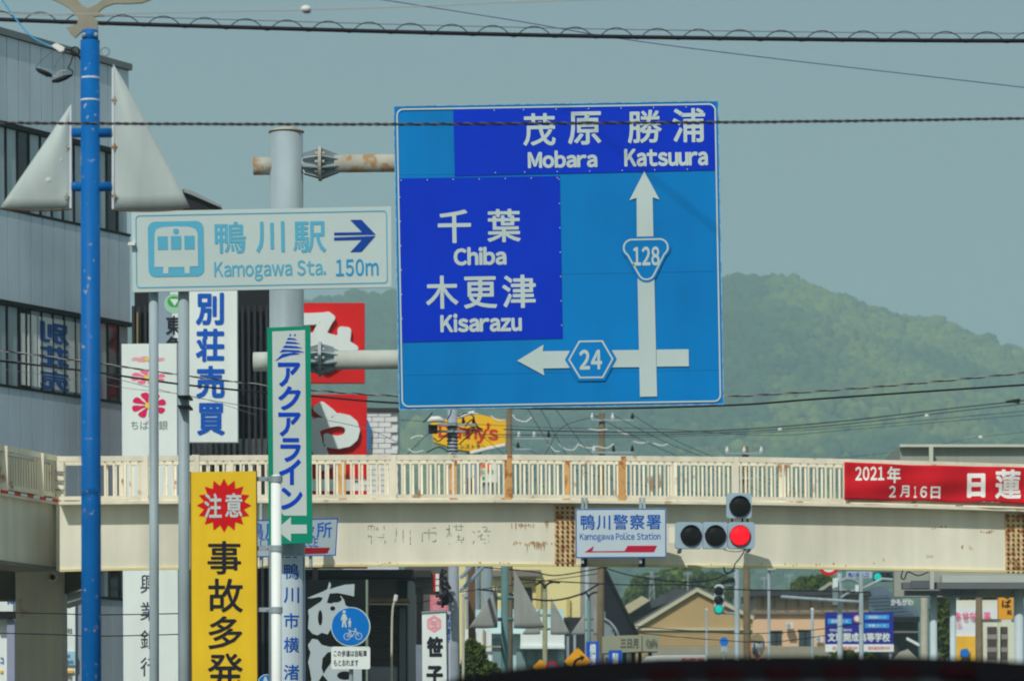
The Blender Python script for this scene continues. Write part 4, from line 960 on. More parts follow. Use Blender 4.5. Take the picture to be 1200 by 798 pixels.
for pts in ([(481, 514), (488, 511), (496, 511)], [(478, 526), (486, 530), (496, 528)], [(546, 486), (553, 484), (560, 485)], [(575, 487), (583, 493), (592, 492)], [(600, 486), (606, 492), (616, 494), (623, 489)]):
    wire(MB(), pts, 72.5, .013, 6).build('white_jumper', pale, p1)
p2 = upole('slim beige utility pole at the right edge of the yellow restaurant sign', 596.8, 476, 597.5, 96, 8, brownpole, [(603, 645, 513.5, (608, 626, 643)), (603, 622, 526, (607,))])
p3 = upole('weathered brown utility pole with two crossarms left of the dark timber frame', 705.5, 483.5, 702, 110, 8.6, brownpole, [(693, 742, 492, (694, 718, 741)), (692, 743, 530, (696, 719, 741))])
for pts in ([(655, 520), (662, 526), (672, 527), (678, 520)], [(678, 521), (690, 525), (700, 523)], [(642, 520), (650, 528), (656, 529)], [(700, 523), (711, 525), (719, 520)], [(742, 517), (750, 519), (760, 518)], [(765, 519), (775, 522), (783, 520)], [(689, 502), (700, 504), (712, 503)], [(724, 505), (731, 508), (738, 510)]):
    wire(MB(), pts, 108, .017, 5).build('jumper', pale, p3)
p4 = upole('stout brown utility pole between the small green signal and the pink building', 873.5, 523, 877.5, 112, 9, brownpole, [(850, 893, 531, (852, 872, 892)), (856, 890, 560, (860, 888))])
upole('small grey pole half hidden left of the brown crossarm pole', 688, 640, 689, 125, 6, galv)
upole('wooden pole at the far right under the canopy beams', 1147, 680, 1150, 100, 9, brownpole)
upole('grey concrete pole wrapped with fittings before the far blue roof', 1083, 690, 1083.5, 105, 9.5, concrete)
for lab, tab in (('leftmost of the thin wires slanting down from the blue sign to the crossarm pole', [(618, 478), (650, 533), (670, 570)]), ('second thin wire slanting down from the blue sign before the hill', [(633, 478), (664, 533), (690, 575)]), ('third thin wire slanting down past the crossarm pole', [(650, 478), (682, 520), (700, 540), (730, 575)]), ('wire from the left insulator of the crossarm pole down to the right', [(694, 486), (770, 524), (830, 548), (900, 580)]), ('wire from the middle insulator of the crossarm pole down to the right', [(718, 486), (780, 518), (850, 545), (930, 578)]), ('wire from the right insulator of the crossarm pole down to the right', [(741, 486), (790, 515), (860, 545), (950, 580)]),
                 ('wire crossing behind the railing low over the hill', [(600, 520), (700, 558), (800, 575), (880, 585)]), ('wire sloping from the restaurant sign pole down behind the railing', [(536, 486), (600, 540), (650, 580)]), ('wire rising from the railing to the top of the small pole', [(605, 580), (640, 530), (660, 500), (705, 486)]), ('wire from the left of the restaurant sign down left', [(540, 484), (500, 510), (466, 545)])):
    single(lab, tab, 100, .0075, cable, 'branch_wire')

# ================================================================== RESTAURANT SIGN, CONVENIENCE STORE SIGN
dn = thing('restaurant_sign', 'yellow polygonal restaurant sign with curly red lettering tangled behind wires', 'sign', 555, 125)
dY = 125
MB().prism([(504.5, 495), (536, 488), (562, 485.5), (593, 492.5), (592.5, 520.5), (551.5, 528.5), (536, 526), (508.5, 517.5)], dY, .8).build('board', M('restaurant_yellow', C(236, 178, 24), .5, .05), dn)
rdl = M('restaurant_red', C(196, 40, 30), .5, .03)
text(dn, "Denny's", (514, 494.5, 584, 519), dY - .02, rdl, .03, rot=-3, N=48, gap=.02)
text(dn, 'レストラン', (540, 520.5, 569, 526), dY - .02, M('print_brown', (.10, .06, .03), .5, 0), .02, rot=-2, N=36)
vtube(MB(), 555, 527, 555, GY(dY), dY + .5, .25).build('post', galv, dn)
for pts in (((551, 531), (570, 526), (592, 521.5)), ((535, 489), (545, 486), (556, 483))): wire(MB(), list(pts), dY - .5, .06, 6).build('lamp_tube', pale, dn)
sv = thing('store_sign', 'small white store sign with orange, green and red numeral behind the railing', 'sign', 571, 140)
vY = 140
MB().rect(560, 541, 582.5, 565, vY, .4).build('board', facewhite, sv)
MB().sheet([(563.5, 543.5), (576, 543.5), (576, 548), (570.5, 556), (570, 548), (563.5, 548)], vY - .01).build('numeral', M('logo_orange', C(232, 96, 48), .5, 0), sv)
MB().sheet([(569, 550), (571.5, 550), (571, 562), (568.5, 562)], vY - .015).build('numeral', M('logo_red', C(214, 52, 44), .5, 0), sv)
MB().sheet([(563.2, 558), (568, 558), (568, 562.5), (563.2, 562.5)], vY - .01).build('numeral', M('logo_green', C(20, 150, 96), .5, 0), sv)
text(sv, 'ELEVEn', (563, 550, 580, 555), vY - .02, MATS['logo_green'], .03, N=30)
vtube(MB(), 571, 565, 571, GY(vY), vY + .3, .2).build('post', galv, sv)
# beige rooftop right
rf = thing('rooftop_screen', 'flat beige rooftop screen rising over the footbridge above the red banner', 'building', 1130, 90)
MB().rect(1055, 521, 1230, 560, 90, 4).build('wall', M('beige_screen', C(150, 156, 146), .7, .08, streak=.1), rf)
MB().rect(1054.5, 520.5, 1230, 523.5, 89.8, .2).build('cap', M('beige_cap', C(190, 194, 178), .7, .05), rf)
MB().rect(1089, 522, 1093.5, 560, 89.7, .12).build('mullion', MATS['beige_cap'], rf)
for x in (1091, 1115): MB().rect(x, 560, x + 4, GY(92), 93.8, .1).build('support', galv, rf)

# ================================================================== TOWN SEEN UNDER THE BRIDGE
def hbox(par, name, x0, ytop, x1, Y, depth, mat, ybot=None):
    a, b2 = P(x0, ytop, Y), P(x1, ytop, Y); zb = 0 if ybot is None else P(x0, ybot, Y).z
    return MB().box(a.x, b2.x, Y, Y + depth, zb, a.z).build(name, mat, par)
# souvenir shop with dark eave (x 360-500)
sh1 = thing('dark_shop', 'dark shop front with brown shutter and rusty awning below the footbridge', 'shop', 430, 78)
shY = 78
hbox(sh1, 'wall', 356, 668, 478, shY, 6, M('shop_wall', C(120, 122, 118), .8, .1))
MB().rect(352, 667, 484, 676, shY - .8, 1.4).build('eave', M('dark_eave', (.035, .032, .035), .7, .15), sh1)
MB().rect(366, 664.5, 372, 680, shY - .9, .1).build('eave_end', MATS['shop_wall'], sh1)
MB().rect(432, 701, 480, 705, shY - .9, .9).build('awning', M('awning_rust', (.26, .17, .10), .8, .25, 4), sh1)
MB().rect(430, 706.5, 479, 708, shY - .92, .5).build('awning_trim', M('cream_trim', (.5, .46, .34), .7, .1), sh1)
n = 11
for i in range(n): MB().rect(433, 709 + i * 6.4, 466, 709 + (i + 1) * 6.4 - .6, shY - .06 - (.01 if i % 2 else 0), .05).build('shutter_slat', M('brown_shutter', (.062, .048, .04), .6, .15), sh1)
MB().rect(433, 781, 466, 830, shY - .07, .05).build('lower_panel', M('grey_panel', (.3, .32, .34), .7, .1), sh1)
MB().rect(466, 680, 477, 830, shY - .1, .1).build('door_jamb', dark, sh1)
MB().rect(468, 712, 475.5, 830, shY - .12, .03).build('door_pane', M('green_grey_glass', (.16, .19, .20), .3, .1), sh1)
sp_ = thing('slim_post', 'slim pale bent post standing before the brown shutter', 'post', 458, 75)
wire(MB(), [(464.5, 697), (463, 703), (460, 716), (459, 760), (458.5, 900)], 75, .022, 8).build('pole', M('pale_post', C(190, 188, 170), .6, .1), sp_)
MB().tube([P(464.5, 696.5, 75), P(463, 704, 75)], .04, 8).build('cap', pale, sp_)
# black brush-lettered board
bb = thing('brush_sign_board', 'large black board with fat white brush characters behind the round blue sign', 'sign', 395, 64)
bY_ = 64
MB().rect(352, 679.5, 428.5, 900, bY_, .25).build('board', M('board_black', (.004, .007, .008), .6, .1), bb)
MB().rect(428.6, 679, 431, 900, bY_ - .02, .3).build('edge_trim', M('greenish_trim', C(120, 138, 122), .6, .05), bb)
brw = M('brush_white', C(168, 182, 186), .6, .05)
MB().sheet([(360, 700.5), (368, 697), (378, 693), (383.5, 690), (386, 681), (388, 685), (386.5, 690), (394, 687.5), (404, 684.8), (415.5, 684), (415, 698.5), (404, 696), (396, 694.5), (386.5, 695), (384.5, 701), (383, 706), (388, 707), (396, 703), (399.5, 697.5), (403.5, 703), (405, 709), (408.5, 710.5), (404, 716), (398, 720), (394, 728), (388, 736), (384, 743), (377, 741), (372, 744), (366, 742), (361, 736), (362, 722), (361, 714.5), (369, 709), (376, 704.5), (378.5, 700), (374, 699), (366, 700.5)], bY_ - .006).build('brush_character', brw, bb)
for cx, cy, rx, ry in ((375.2, 723.5, 2.6, 9), (389.8, 712.5, 3.0, 2.6), (393, 701.5, 7.5, 4.0)): MB().sheet(circ(cx, cy, rx, 18, ry), bY_ - .010).build('counter', MATS['board_black'], bb)
MB().sheet([(361, 755), (366, 748), (372, 749), (377, 755), (384, 757), (392, 758), (400, 764), (412, 770), (424, 780), (424, 800), (416, 812), (400, 812), (386, 800), (378, 790), (372, 800), (366, 812), (361, 812), (365, 796), (363, 784), (361, 776), (364, 764), (362, 760)], bY_ - .006).build('brush_character', brw, bb)
MB().sheet([(378, 771), (384, 764), (391, 763), (393, 768), (388, 776), (382, 784), (379, 789), (377, 782)], bY_ - .010).build('counter', MATS['board_black'], bb); MB().sheet(circ(404, 791, 9, 18, 5), bY_ - .010).build('counter', MATS['board_black'], bb)
# round shared path sign
cyc = thing('shared_path_sign', 'round blue sign with pedestrian and bicycle above a small white plate', 'road sign', 411, 54)
cyY = 54.0; cb_ = M('sign_blue2', C(0, 108, 190), .4, .04)
vtube(MB(), 411.5, 756, 412, GY(54), 54.1, .03).build('pole', galv, cyc)
MB().prism(circ(411, 734, 23.2, 36), cyY, .02).build('disc', signwhite, cyc); MB().sheet(circ(410.7, 733.7, 21.9, 36), cyY - .004).build('face', cb_, cyc)
pic = signwhite
def fig(cx, cy, s):
    MB().sheet(circ(cx, cy - 8.2 * s, 1.9 * s, 12), cyY - .008).build('pedestrian', pic, cyc)
    MB().sheet([(cx + x * s, cy + y * s) for x, y in ((-1.6, -5.8), (1.6, -5.8), (3.6, -1), (3.8, 2.5), (2.8, 2.5), (2.2, -.5), (2, 2), (2.8, 10.5), (1, 10.5), (.1, 4), (-1, 10.5), (-2.8, 10.5), (-2, 2), (-2.4, -.5), (-3, 2.5), (-4, 2.5), (-3.6, -1))], cyY - .008).build('pedestrian', pic, cyc)
fig(403.3, 724.5, .98); fig(409.8, 729.2, .52)
def pxring(cx, cy, r, w): return ringm(circ(cx, cy, r, 20), circ(cx, cy, r - w, 20), cyY - .008)
pxring(406.8, 745.4, 4.2, .8).build('bicycle', pic, cyc); pxring(420.3, 745.0, 4.2, .8).build('bicycle', pic, cyc)
mb = MB()
for q in (((406.8, 745.4), (409.8, 739.5)), ((409.8, 739.5), (416.6, 739)), ((416.6, 739), (412.8, 745.5)), ((412.8, 745.5), (409.6, 738.4)), ((416, 736.5), (420.3, 745)), ((406.8, 745.4), (412.8, 745.5)), ((415, 736.6), (417.6, 736)), ((408, 738), (411, 737.8))):
    (x0, y0), (x1, y1) = q; L_ = math.hypot(x1 - x0, y1 - y0); nx1, ny1 = -(y1 - y0) / L_ * .45, (x1 - x0) / L_ * .45
    mb.sheet([(x0 + nx1, y0 + ny1), (x1 + nx1, y1 + ny1), (x1 - nx1, y1 - ny1), (x0 - nx1, y0 - ny1)], cyY - .008 - random.random() * .002)
mb.build('bicycle', pic, cyc)
MB().prism(rrect(388.2, 757.2, 433.8, 783.6, 2.5), cyY - .0, .015).build('plate', facewhite, cyc)
text(cyc, 'この歩道は自転車', (391, 761.5, 430, 769), cyY - .005, black, .012, N=36); text(cyc, 'もとおれます', (391, 772.5, 420, 780), cyY - .005, black, .012, N=36)
c2 = thing('small_blue_sign', 'small round blue sign at the bottom edge between yellow sign and white post', 'road sign', 312, 40)
MB().prism(circ(312.5, 800, 10.5, 28), 40, .02).build('disc', signwhite, c2); MB().sheet(circ(312.5, 800, 9.6, 28), 39.994).build('face', cb_, c2)
fg = MB().sheet([(308, 799), (310, 792.5), (312, 792.5), (314, 799)], 39.99); fg.sheet([(315, 799), (316, 794.5), (317.4, 794.5), (318.4, 799)], 39.99); fg.build('pedestrian', pic, c2)
vtube(MB(), 312, 808, 312, GY(40), 40.05, .03).build('pole', galv, c2)
# sweet shop standing sign
ws = thing('sweet_shop_sign', 'narrow white standing sign with pink hexagon crest and black brush kanji', 'sign', 509, 70)
MB().prism([(494.5, 717), (522.5, 715), (524.5, 900), (495.5, 900)], 70, .22).build('board', facewhite, ws)
MB().prism([(494, 716.4), (523, 714.4), (523, 716), (494, 718)], 69.97, .3).build('top_trim', galv, ws)
pk = M('crest_pink', C(232, 150, 160), .5, .05)
def hexa_(cx, cy, r): return [(cx + r * .92 * math.sin(math.pi / 3 * i), cy - r * math.cos(math.pi / 3 * i)) for i in range(6)]
ringm(hexa_(508.7, 730.5, 10.2), hexa_(508.7, 730.5, 6.6), 69.994).build('crest', pk, ws)
text(ws, '笹', (504, 726, 513.5, 735.5), 69.99, pk, .02, N=36)
text(ws, '笹', (500, 745.5, 519, 769), 69.99, black, .05, N=48); text(ws, '子', (499.5, 779.5, 519, 802), 69.99, black, .05, N=44)
MB().rect(523.5, 716, 528, 900, 70.1, .1).build('side_panel', M('side_pale', C(170, 178, 190), .6, .05), ws)
text(ws, '和洋菓子', (524.2, 719, 527.8, 752), 70.09, MATS['print_navy'], .02, vert=True, N=30)
pkb = thing('pink_notice_board', 'faded pink board above the standing white shop sign', 'sign', 515, 74, z=P(515, 716, 74).z)
MB().rect(504, 697, 528, 717, 74, .1).build('board', M('faded_pink', C(212, 120, 136), .6, .08), pkb)
text(pkb, '生花', (506.5, 699, 524, 706), 73.99, M('pink_print', C(226, 160, 166), .6, .05), .03, N=36); text(pkb, '和洋', (506.5, 708.5, 524, 715), 73.99, MATS['pink_print'], .03, N=36)
bl = thing('barber_strip', 'small red and white vertical strip lamp under the footbridge', 'sign', 511, 72, z=P(511, 692, 72).z)
for i in range(3): MB().rect(510.5, 672 + i * 7.2, 514.5, 678 + i * 7.2, 72, .08).build('white_block', pale, bl); MB().rect(508, 672 + i * 7.2, 510.4, 678.4 + i * 7.2, 72, .08).build('red_block', redp, bl)
ub = thing('shadowed_house', 'shadowed house with dark openings between the shop and the grey pole', 'house', 500, 95)
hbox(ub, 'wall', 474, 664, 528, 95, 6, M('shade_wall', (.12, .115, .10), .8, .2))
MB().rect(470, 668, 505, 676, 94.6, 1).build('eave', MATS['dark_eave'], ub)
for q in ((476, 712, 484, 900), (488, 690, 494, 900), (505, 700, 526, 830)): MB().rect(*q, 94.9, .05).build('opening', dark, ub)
MB().rect(478, 755, 498, 900, 94.7, .1).build('fence_panel', M('grey_fence', C(120, 128, 140), .7, .1), ub)
mess = MB()
for i in range(16):
    x = random.uniform(515, 526); y = random.uniform(664, 700); wire(mess, [(x, y), (x + random.uniform(-6, 6), y + random.uniform(3, 9)), (x + random.uniform(-8, 8), y + random.uniform(8, 16))], 72.5, .03, 5)
mess.build('cable_bundle', cable, p1)
# brown steel posts
bp1 = thing('brown_post', 'thick brown steel post before the yellow building left of the faded sail column', 'post', 552, 90)
hbox(bp1, 'post', 547.5, 560, 556, 90, .17, M('brown_steel', (.17, .09, .055), .7, .15))
for pts in (((541, 676), (560, 655)), ((541, 691), (572, 658))): MB().tube([P(*pts[0], 76), P(*pts[1], 80)], .04, 8).build('brace', galv, p1)
lpst = thing('thin_lamp_post', 'thin pale lamp post just right of the grey concrete pole', 'lamp post', 543, 78)
wire(MB(), [(541, 697), (544, 696), (543, 706), (543, 740), (542.5, 900)], 78, .028, 8).build('pole', M('pale_post', C(190, 188, 170), .6, .1), lpst); MB().ball(P(546, 699, 78), .05, 8).build('lamp', galv, lpst)
# yellow building
yb = thing('yellow_building', 'pale yellow two-storey building behind the sail columns', 'building', 600, 150)
ybm = M('yellow_stucco', C(216, 206, 150), .85, .06, .5)
hbox(yb, 'wall', 528, 606, 679.5, 150, 8, ybm)
MB().rect(574, 667.5, 634, 675, 149.4, .8).build('canopy', M('brown_canopy', (.22, .20, .17), .7, .1), yb)
MB().rect(628, 668, 634, 770, 149.5, .4).build('downpipe', M('yellow_dark', C(190, 176, 110), .8, .08), yb)
MB().rect(611, 688, 623, 712, 149.9, .05).build('window', dark, yb); MB().rect(599, 700, 606, 712, 149.9, .05).build('window', dark, yb)
MB().rect(664, 700, 668, 722, 149.8, .1).build('downpipe', MATS['yellow_dark'], yb)
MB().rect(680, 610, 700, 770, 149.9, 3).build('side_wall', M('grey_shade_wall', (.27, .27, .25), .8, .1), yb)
# cyan shop
cy_ = thing('cyan_shop', 'pale cyan shop with white trim and glazed front behind the sail columns', 'shop', 600, 112)
cym = M('cyan_wall', C(172, 204, 206), .7, .05, .8)
hbox(cy_, 'wall', 553, 714, 660.5, 112, 8, cym)
MB().rect(560, 740, 661, 742, 111.4, .6).build('white_trim', facewhite, cy_)
MB().rect(610, 739.5, 661.5, 758, 111.2, .8).build('canopy', facewhite, cy_); MB().rect(609.5, 756, 662, 759.5, 111.1, 1).build('canopy_edge', facewhite, cy_)
for x in (577, 605, 617, 629, 642): MB().rect(x, 761 if x > 600 else 748, x + 11, 900, 111.9, .06).build('window', M('teal_glass', (.20, .30, .31), .25, .1), cy_)
MB().rect(545, 737, 576, 774, 106, .2).build('white_shed_panel', facewhite, cy_)
for x in (554, 565.5): MB().rect(x, 737, x + 2.5, 774, 105.9, .06).build('frame_bar', M('beige_bar', (.42, .36, .27), .7, .1), cy_)
MB().rect(545, 756.5, 590, 758, 105.8, .06).build('rail', M('beige_bar', (.42, .36, .27), .7, .1), cy_)
# bush / trees
leaf1 = M('leaf_green', (.075, .12, .03), .75, .3, 2.0, attr='tone', spec=.2); bark = M('bark', (.12, .09, .06), .9, .2, 6)
def plant(name, label, cat, px, Y, crowns, size, n, gp=None, tint=(1, 1, 1), trunk=True):
    t = thing(name, label, cat, px, Y, gp); V = []; Cc = []
    cts = []
    for (cx, cy, rx, ry) in crowns:
        c = P(cx, cy, Y); k_ = PXM(Y); cts.append((c, rx / k_, ry / k_))
    for i in range(n):
        c, rx, rz = cts[rng.integers(len(cts))]
        d = rng.normal(size=3); d /= np.linalg.norm(d); rad = rng.uniform(.55, 1.0) ** .5 * (1 + .28 * mnoise.noise(Vector(d) * 2.3 + Vector((c.x, 0, c.z))))
        p = np.array([c.x + d[0] * rx * rad, c.y + d[1] * rx * rad, max(.1, c.z + d[2] * rz * rad)])
        u = rng.normal(size=3); u /= np.linalg.norm(u); w_ = np.cross(u, rng.normal(size=3)); w_ /= np.linalg.norm(w_)
        s_ = size * rng.uniform(.6, 1.3); V += [p - u * s_, p + w_ * s_ * .6, p + u * s_, p - w_ * s_ * .6]
        k2 = 1 + .5 * mnoise.noise(Vector(p) * (1.2 / max(rx, .3))) + rng.normal(0, .15); tn = np.array(tint) * k2
        Cc += [np.append(tn, 1)] * 4
    F = np.arange(len(V)).reshape(-1, 4)
    bulk_mesh('crown', np.array(V), F, leaf1, np.array(Cc), parent=t)
    if trunk:
        c = cts[0][0]; mb = MB(); mb.tube([Vector((t.location.x, Y, 0)), Vector((t.location.x + .1, Y, c.z * .5)), c], [.25, .18, .08], 8)
        for c_, rx, rz in cts: mb.tube([Vector((t.location.x, Y, c.z * .55)), c_ + Vector((0, 0, -rz * .2))], [.12, .05], 6)
        mb.build('trunk', bark, t, True)
    return t
plant('bush', 'leafy green bush before the cyan shop right of the grey pole', 'bush', 560, 88, [(557, 775, 14, 22), (548, 790, 9, 18), (573, 790, 14, 14), (553, 758, 7, 9)], .065, 5000, tint=(1.1, 1.05, .6))
plant('tree', 'bright green tree mass behind the tan gabled house', 'tree', 775, 330, [(770, 690, 30, 20), (800, 684, 34, 20), (835, 692, 26, 22), (750, 705, 20, 14), (790, 715, 40, 22)], .30, 15000, 'trees behind the roofs', (1.2, 1.2, .6))
plant('tree', 'round green tree above the pink building left of the red ring sign', 'tree', 950, 220, [(948, 688, 18, 12), (965, 684, 12, 10), (935, 692, 10, 8)], .2, 5000, 'trees behind the roofs', (1.2, 1.25, .5))
plant('tree', 'dark green tree seen under the canopy beams beside the pale columns', 'tree', 1103, 140, [(1103, 715, 10, 18), (1108, 745, 9, 20), (1133, 690, 10, 8), (1158, 688, 12, 12), (1172, 686, 9, 10)], .25, 2600, 'trees behind the roofs', (1.1, 1.0, .5))
plant('bush', 'low green bushes under the school billboard', 'bush', 1000, 120, [(990, 770, 14, 6), (1015, 775, 12, 8), (960, 778, 10, 6), (1130, 768, 9, 9)], .15, 1500, tint=(1, 1, .6), trunk=False)
# dark timber roof frame
tf = thing('dark_gable_house', 'very dark steep roof slope left of the tan gabled house', 'house', 720, 118)
MB().prism([(704, 664), (712, 668), (748, 744), (743, 745), (732, 745), (707, 745), (706, 690)], 117.5, 4).build('roof', M('black_roof', (.02, .022, .028), .7, .2), tf)
MB().prism([(704, 662), (709, 664), (749, 743), (746, 744)], 117.3, .3).build('barge_board', dark, tf)
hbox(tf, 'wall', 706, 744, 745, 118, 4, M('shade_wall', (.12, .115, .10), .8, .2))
st_ = thing('round_stair', 'small grey spiral stair cage beside the brown utility pole', 'staircase', 716, 113)
for i in range(7): MB().tube([P(708 + i * 2.2, 726 + i * i * .55, 113), P(708 + i * 2.2, 770, 113)], .025, 6).build('bar', galv, st_)
wire(MB(), [(707, 724), (715, 729), (722, 738), (726, 750), (724, 764), (716, 772)], 112.9, .035, 6).build('rail', galv, st_)
MB().tube([P(707.5, 716, 113), P(707.5, GY(113), 113)], .05, 8).build('pole', galv, st_)
# dark clutter between yellow building and pole
du = thing('dark_lean_to', 'dark shadowed lean-to between the cyan shop and the yellow building corner', 'shed', 672, 130)
hbox(du, 'wall', 660, 723, 690, 130, 3, M('leanto', (.035, .037, .042), .8, .3)); MB().rect(664, 745, 667, 780, 129.9, .05).build('pale_bar', galv, du); MB().rect(672, 742, 675, 775, 129.9, .05).build('pale_bar', galv, du)
# low sign hut
lh = thing('low_parapet_sign', 'long greenish grey parapet with dim dark lettering beside the spiral stair', 'sign', 735, 108)
MB().prism([(706, 745), (752, 743.5), (752, 763), (706, 765)], 108, 1).build('board', M('greygreen_board', C(142, 146, 124), .7, .08), lh)
MB().prism([(752.8, 744), (774, 743), (771, 763), (752.8, 763)], 108.05, 1).build('side_board', MATS['greygreen_board'], lh)
text(lh, '三日月', (727, 748, 748, 759.5), 107.99, M('dim_print', (.10, .10, .08), .6, .2), .035, N=36); text(lh, 'Café', (757, 748, 770, 757), 107.99, MATS['dim_print'], .03, N=30)
for x in (730, 740, 748, 760): MB().rect(x, 764, x + 4, 900, 108.4, .3).build('leg', dark, lh)
# tan gabled house
tg = thing('tan_gabled_house', 'wide tan house with pale barge boards facing the road', 'house', 815, 150)
tgm = M('tan_wall', C(176, 152, 108), .85, .06, .6, streak=.06)
MB().prism([(741, 732), (817, 690), (875, 719), (882, 724), (882, GY(150)), (741, GY(150))], 150, 10).build('wall', tgm, tg)
MB().prism([(737, 733), (817, 686), (817, 692), (741, 737)], 149.88, 10.4).build('roof', M('grey_roof_tile', (.13, .14, .15), .7, .15, 3), tg)
MB().prism([(817, 686), (885, 720), (884, 726), (817, 692)], 149.88, 10.4).build('roof', MATS['grey_roof_tile'], tg)
MB().prism([(740, 734.5), (817, 688.5), (817, 693), (742, 738.5)], 149.8, .1).build('barge_board', M('pale_board', C(184, 184, 156), .8, .05), tg)
MB().prism([(817, 688.5), (884, 722), (883, 726.5), (817, 693)], 149.8, .1).build('barge_board', MATS['pale_board'], tg)
for i in range(14): MB().rect(744, 739 + i * 3.3, 881, 739.3 + i * 3.3, 149.985, .03).build('siding_line', M('tan_dark', C(166, 142, 100), .85, .05), tg)
MB().rect(742, 735.5, 882, 738.2, 149.9, .15).build('gutter', MATS['pale_board'], tg)
MB().prism([(735, 752), (752, 750), (752, 755), (738, 757)], 135, .5).build('porch_roof', dark, tg)
gh = thing('grey_long_roof', 'long grey tiled roof slope behind the tan house', 'house', 760, 190)
MB().prism([(735, 722), (800, 700), (835, 690), (790, 690), (738, 716)], 190, 6).build('roof', M('roof_slate', (.07, .08, .09), .7, .2, 2), gh)
MB().prism([(728, 712), (752, 698), (762, 703), (738, 718), (728, 720)], 189, 3).build('gable_wall', M('pale_gable', C(176, 170, 140), .8, .08), gh); hbox(gh, 'wall', 730, 716, 820, 192, 6, MATS['shade_wall'])
pyt = thing('transmission_pylon', 'tiny steel transmission pylon on the green slope above the grey roof', 'pylon', 764, 320)
k320 = PXM(320)
for s_ in (-1, 1): MB().tube([P(764 + s_ * 3.6, 715, 320), P(764 + s_ * 1.0, 668, 320)], .045, 4).build('leg', galv, pyt)
for y in (670, 675): MB().tube([P(756, y, 320), P(772, y, 320)], .04, 4).build('crossarm', galv, pyt)
for i in range(5): MB().tube([P(760.5 + .4 * i, 712 - 9 * i, 320), P(767.5 - .4 * i, 703 - 9 * i, 320)], .035, 4).build('lattice_bar', galv, pyt)
# white van roof/wall low
wl_ = thing('white_van', 'white van parked behind the dashboard edge with faint red lettering on its side', 'van', 790, 95)
MB().prism([(752, 775), (758, 769), (770, 767.5), (826, 767), (828, 772), (828, 860), (752, 860)], 95, 4).build('body', facewhite, wl_)
text(wl_, 'お弁当', (798, 770.5, 825, 776), 94.99, M('van_red', C(206, 60, 60), .5, 0), .03, N=30)
MB().rect(756, 800, 824, 826, 94.98, .02).build('window', glass, wl_)
for x in (765, 812): MB().tube([P(x, 860, 95) + Vector((0, -.05, 0)), P(x, 860, 95) + Vector((0, .2, 0))], .33, 18).build('wheel', dark, wl_)
gw = thing('long_grey_shed', 'long low grey shed roof running below the tan and pink buildings', 'shed', 850, 130)
MB().prism([(766, 757), (1000, 757), (960, 772), (760, 772)], 130, 8).build('roof', M('shed_roof', C(148, 146, 128), .8, .08, streak=.06), gw); hbox(gw, 'wall', 766, 771, 990, 130.5, 8, MATS['shop_wall'])
# green signal on a pole
ts = thing('far_traffic_signal', 'small vertical three-lamp signal with green lit on a galvanised pole', 'traffic light', 863.5, 100)
vtube(MB(), 863.5, 667, 864.5, GY(100), 100, 3.0 / PXM(100), 3.4 / PXM(100), 12).build('pole', galv, ts, True)
MB().prism(rrect(837.2, 684.5, 848.2, 719.5, 4.5), 99.8, .16).build('housing', M('pale_housing', C(196, 206, 212), .5, .05), ts)
for y, m_ in ((692, lens_off), (702.5, lens_off), (713.5, grn_on)): lens(ts, 842.3, y, 4.6, 99.78, m_, True)
MB().tube([P(846, 686, 99.95), P(863, 684.5, 100)], .035, 8).build('arm', galv, ts); MB().tube([P(846, 718, 99.95), P(863, 718.5, 100)], .03, 8).build('arm', galv, ts)
MB().ball(P(857.5, 679, 99.9), .07, 8, (1.2, 1, 1)).build('sensor', dark, ts)
MB().tube([P(845, 683, 99.9), P(858, 678.5, 99.9)], .04, 6).build('sensor_arm', dark, ts)
bs_ = thing('small_round_sign', 'small round blue sign left of the green signal pole', 'road sign', 848.5, 99)
MB().prism(circ(848.5, 751.5, 5.2, 24), 99.5, .02).build('disc', M('round_blue', C(20, 110, 196), .4, .03), bs_); MB().rect(845, 757.5, 852.5, 763.5, 99.5, .02).build('plate', galv, bs_); MB().tube([P(848.5, 763, 99.55), P(848.5, GY(99.5), 99.55)], .03, 6).build('pole', galv, bs_)
cm = thing('convex_mirror', 'orange-rimmed round traffic mirror on a post before the pink building', 'mirror', 887.5, 96)
MB().prism(circ(887.5, 757, 8.6, 30, 13.2), 96, .06).build('rim', M('mirror_orange', C(206, 112, 40), .5, .05), cm)
mb = MB(); c = P(887.5, 757.5, 95.98); n = 24; mb.v = [tuple(c + Vector((0, -.06, 0)))]
for j in (1, 2, 3):
    for i in range(n): a = 2 * math.pi * i / n; mb.v.append((c.x + .155 * j / 3 * math.cos(a), c.y - .06 * (1 - (j / 3) ** 2), c.z + .245 * j / 3 * math.sin(a)))
mb.f = [(0, 1 + (i + 1) % n, 1 + i) for i in range(n)] + [(1 + j * n + i, 1 + j * n + (i + 1) % n, 1 + (j + 1) * n + (i + 1) % n, 1 + (j + 1) * n + i) for j in range(2) for i in range(n)]
mb.build('mirror_face', M('mirror', (.8, .8, .8), .04, 0, metal=1.0), cm, True)
MB().prism([(880, 750), (882, 744), (887, 742), (893, 744), (896, 751)], 95.8, .25).build('hood', M('mirror_hood', (.30, .25, .14), .6, .1), cm); MB().tube([P(888, 770, 96.05), P(888, GY(96), 96.05)], .045, 8).build('pole', M('mirror_post', C(206, 112, 40), .5, .05), cm)
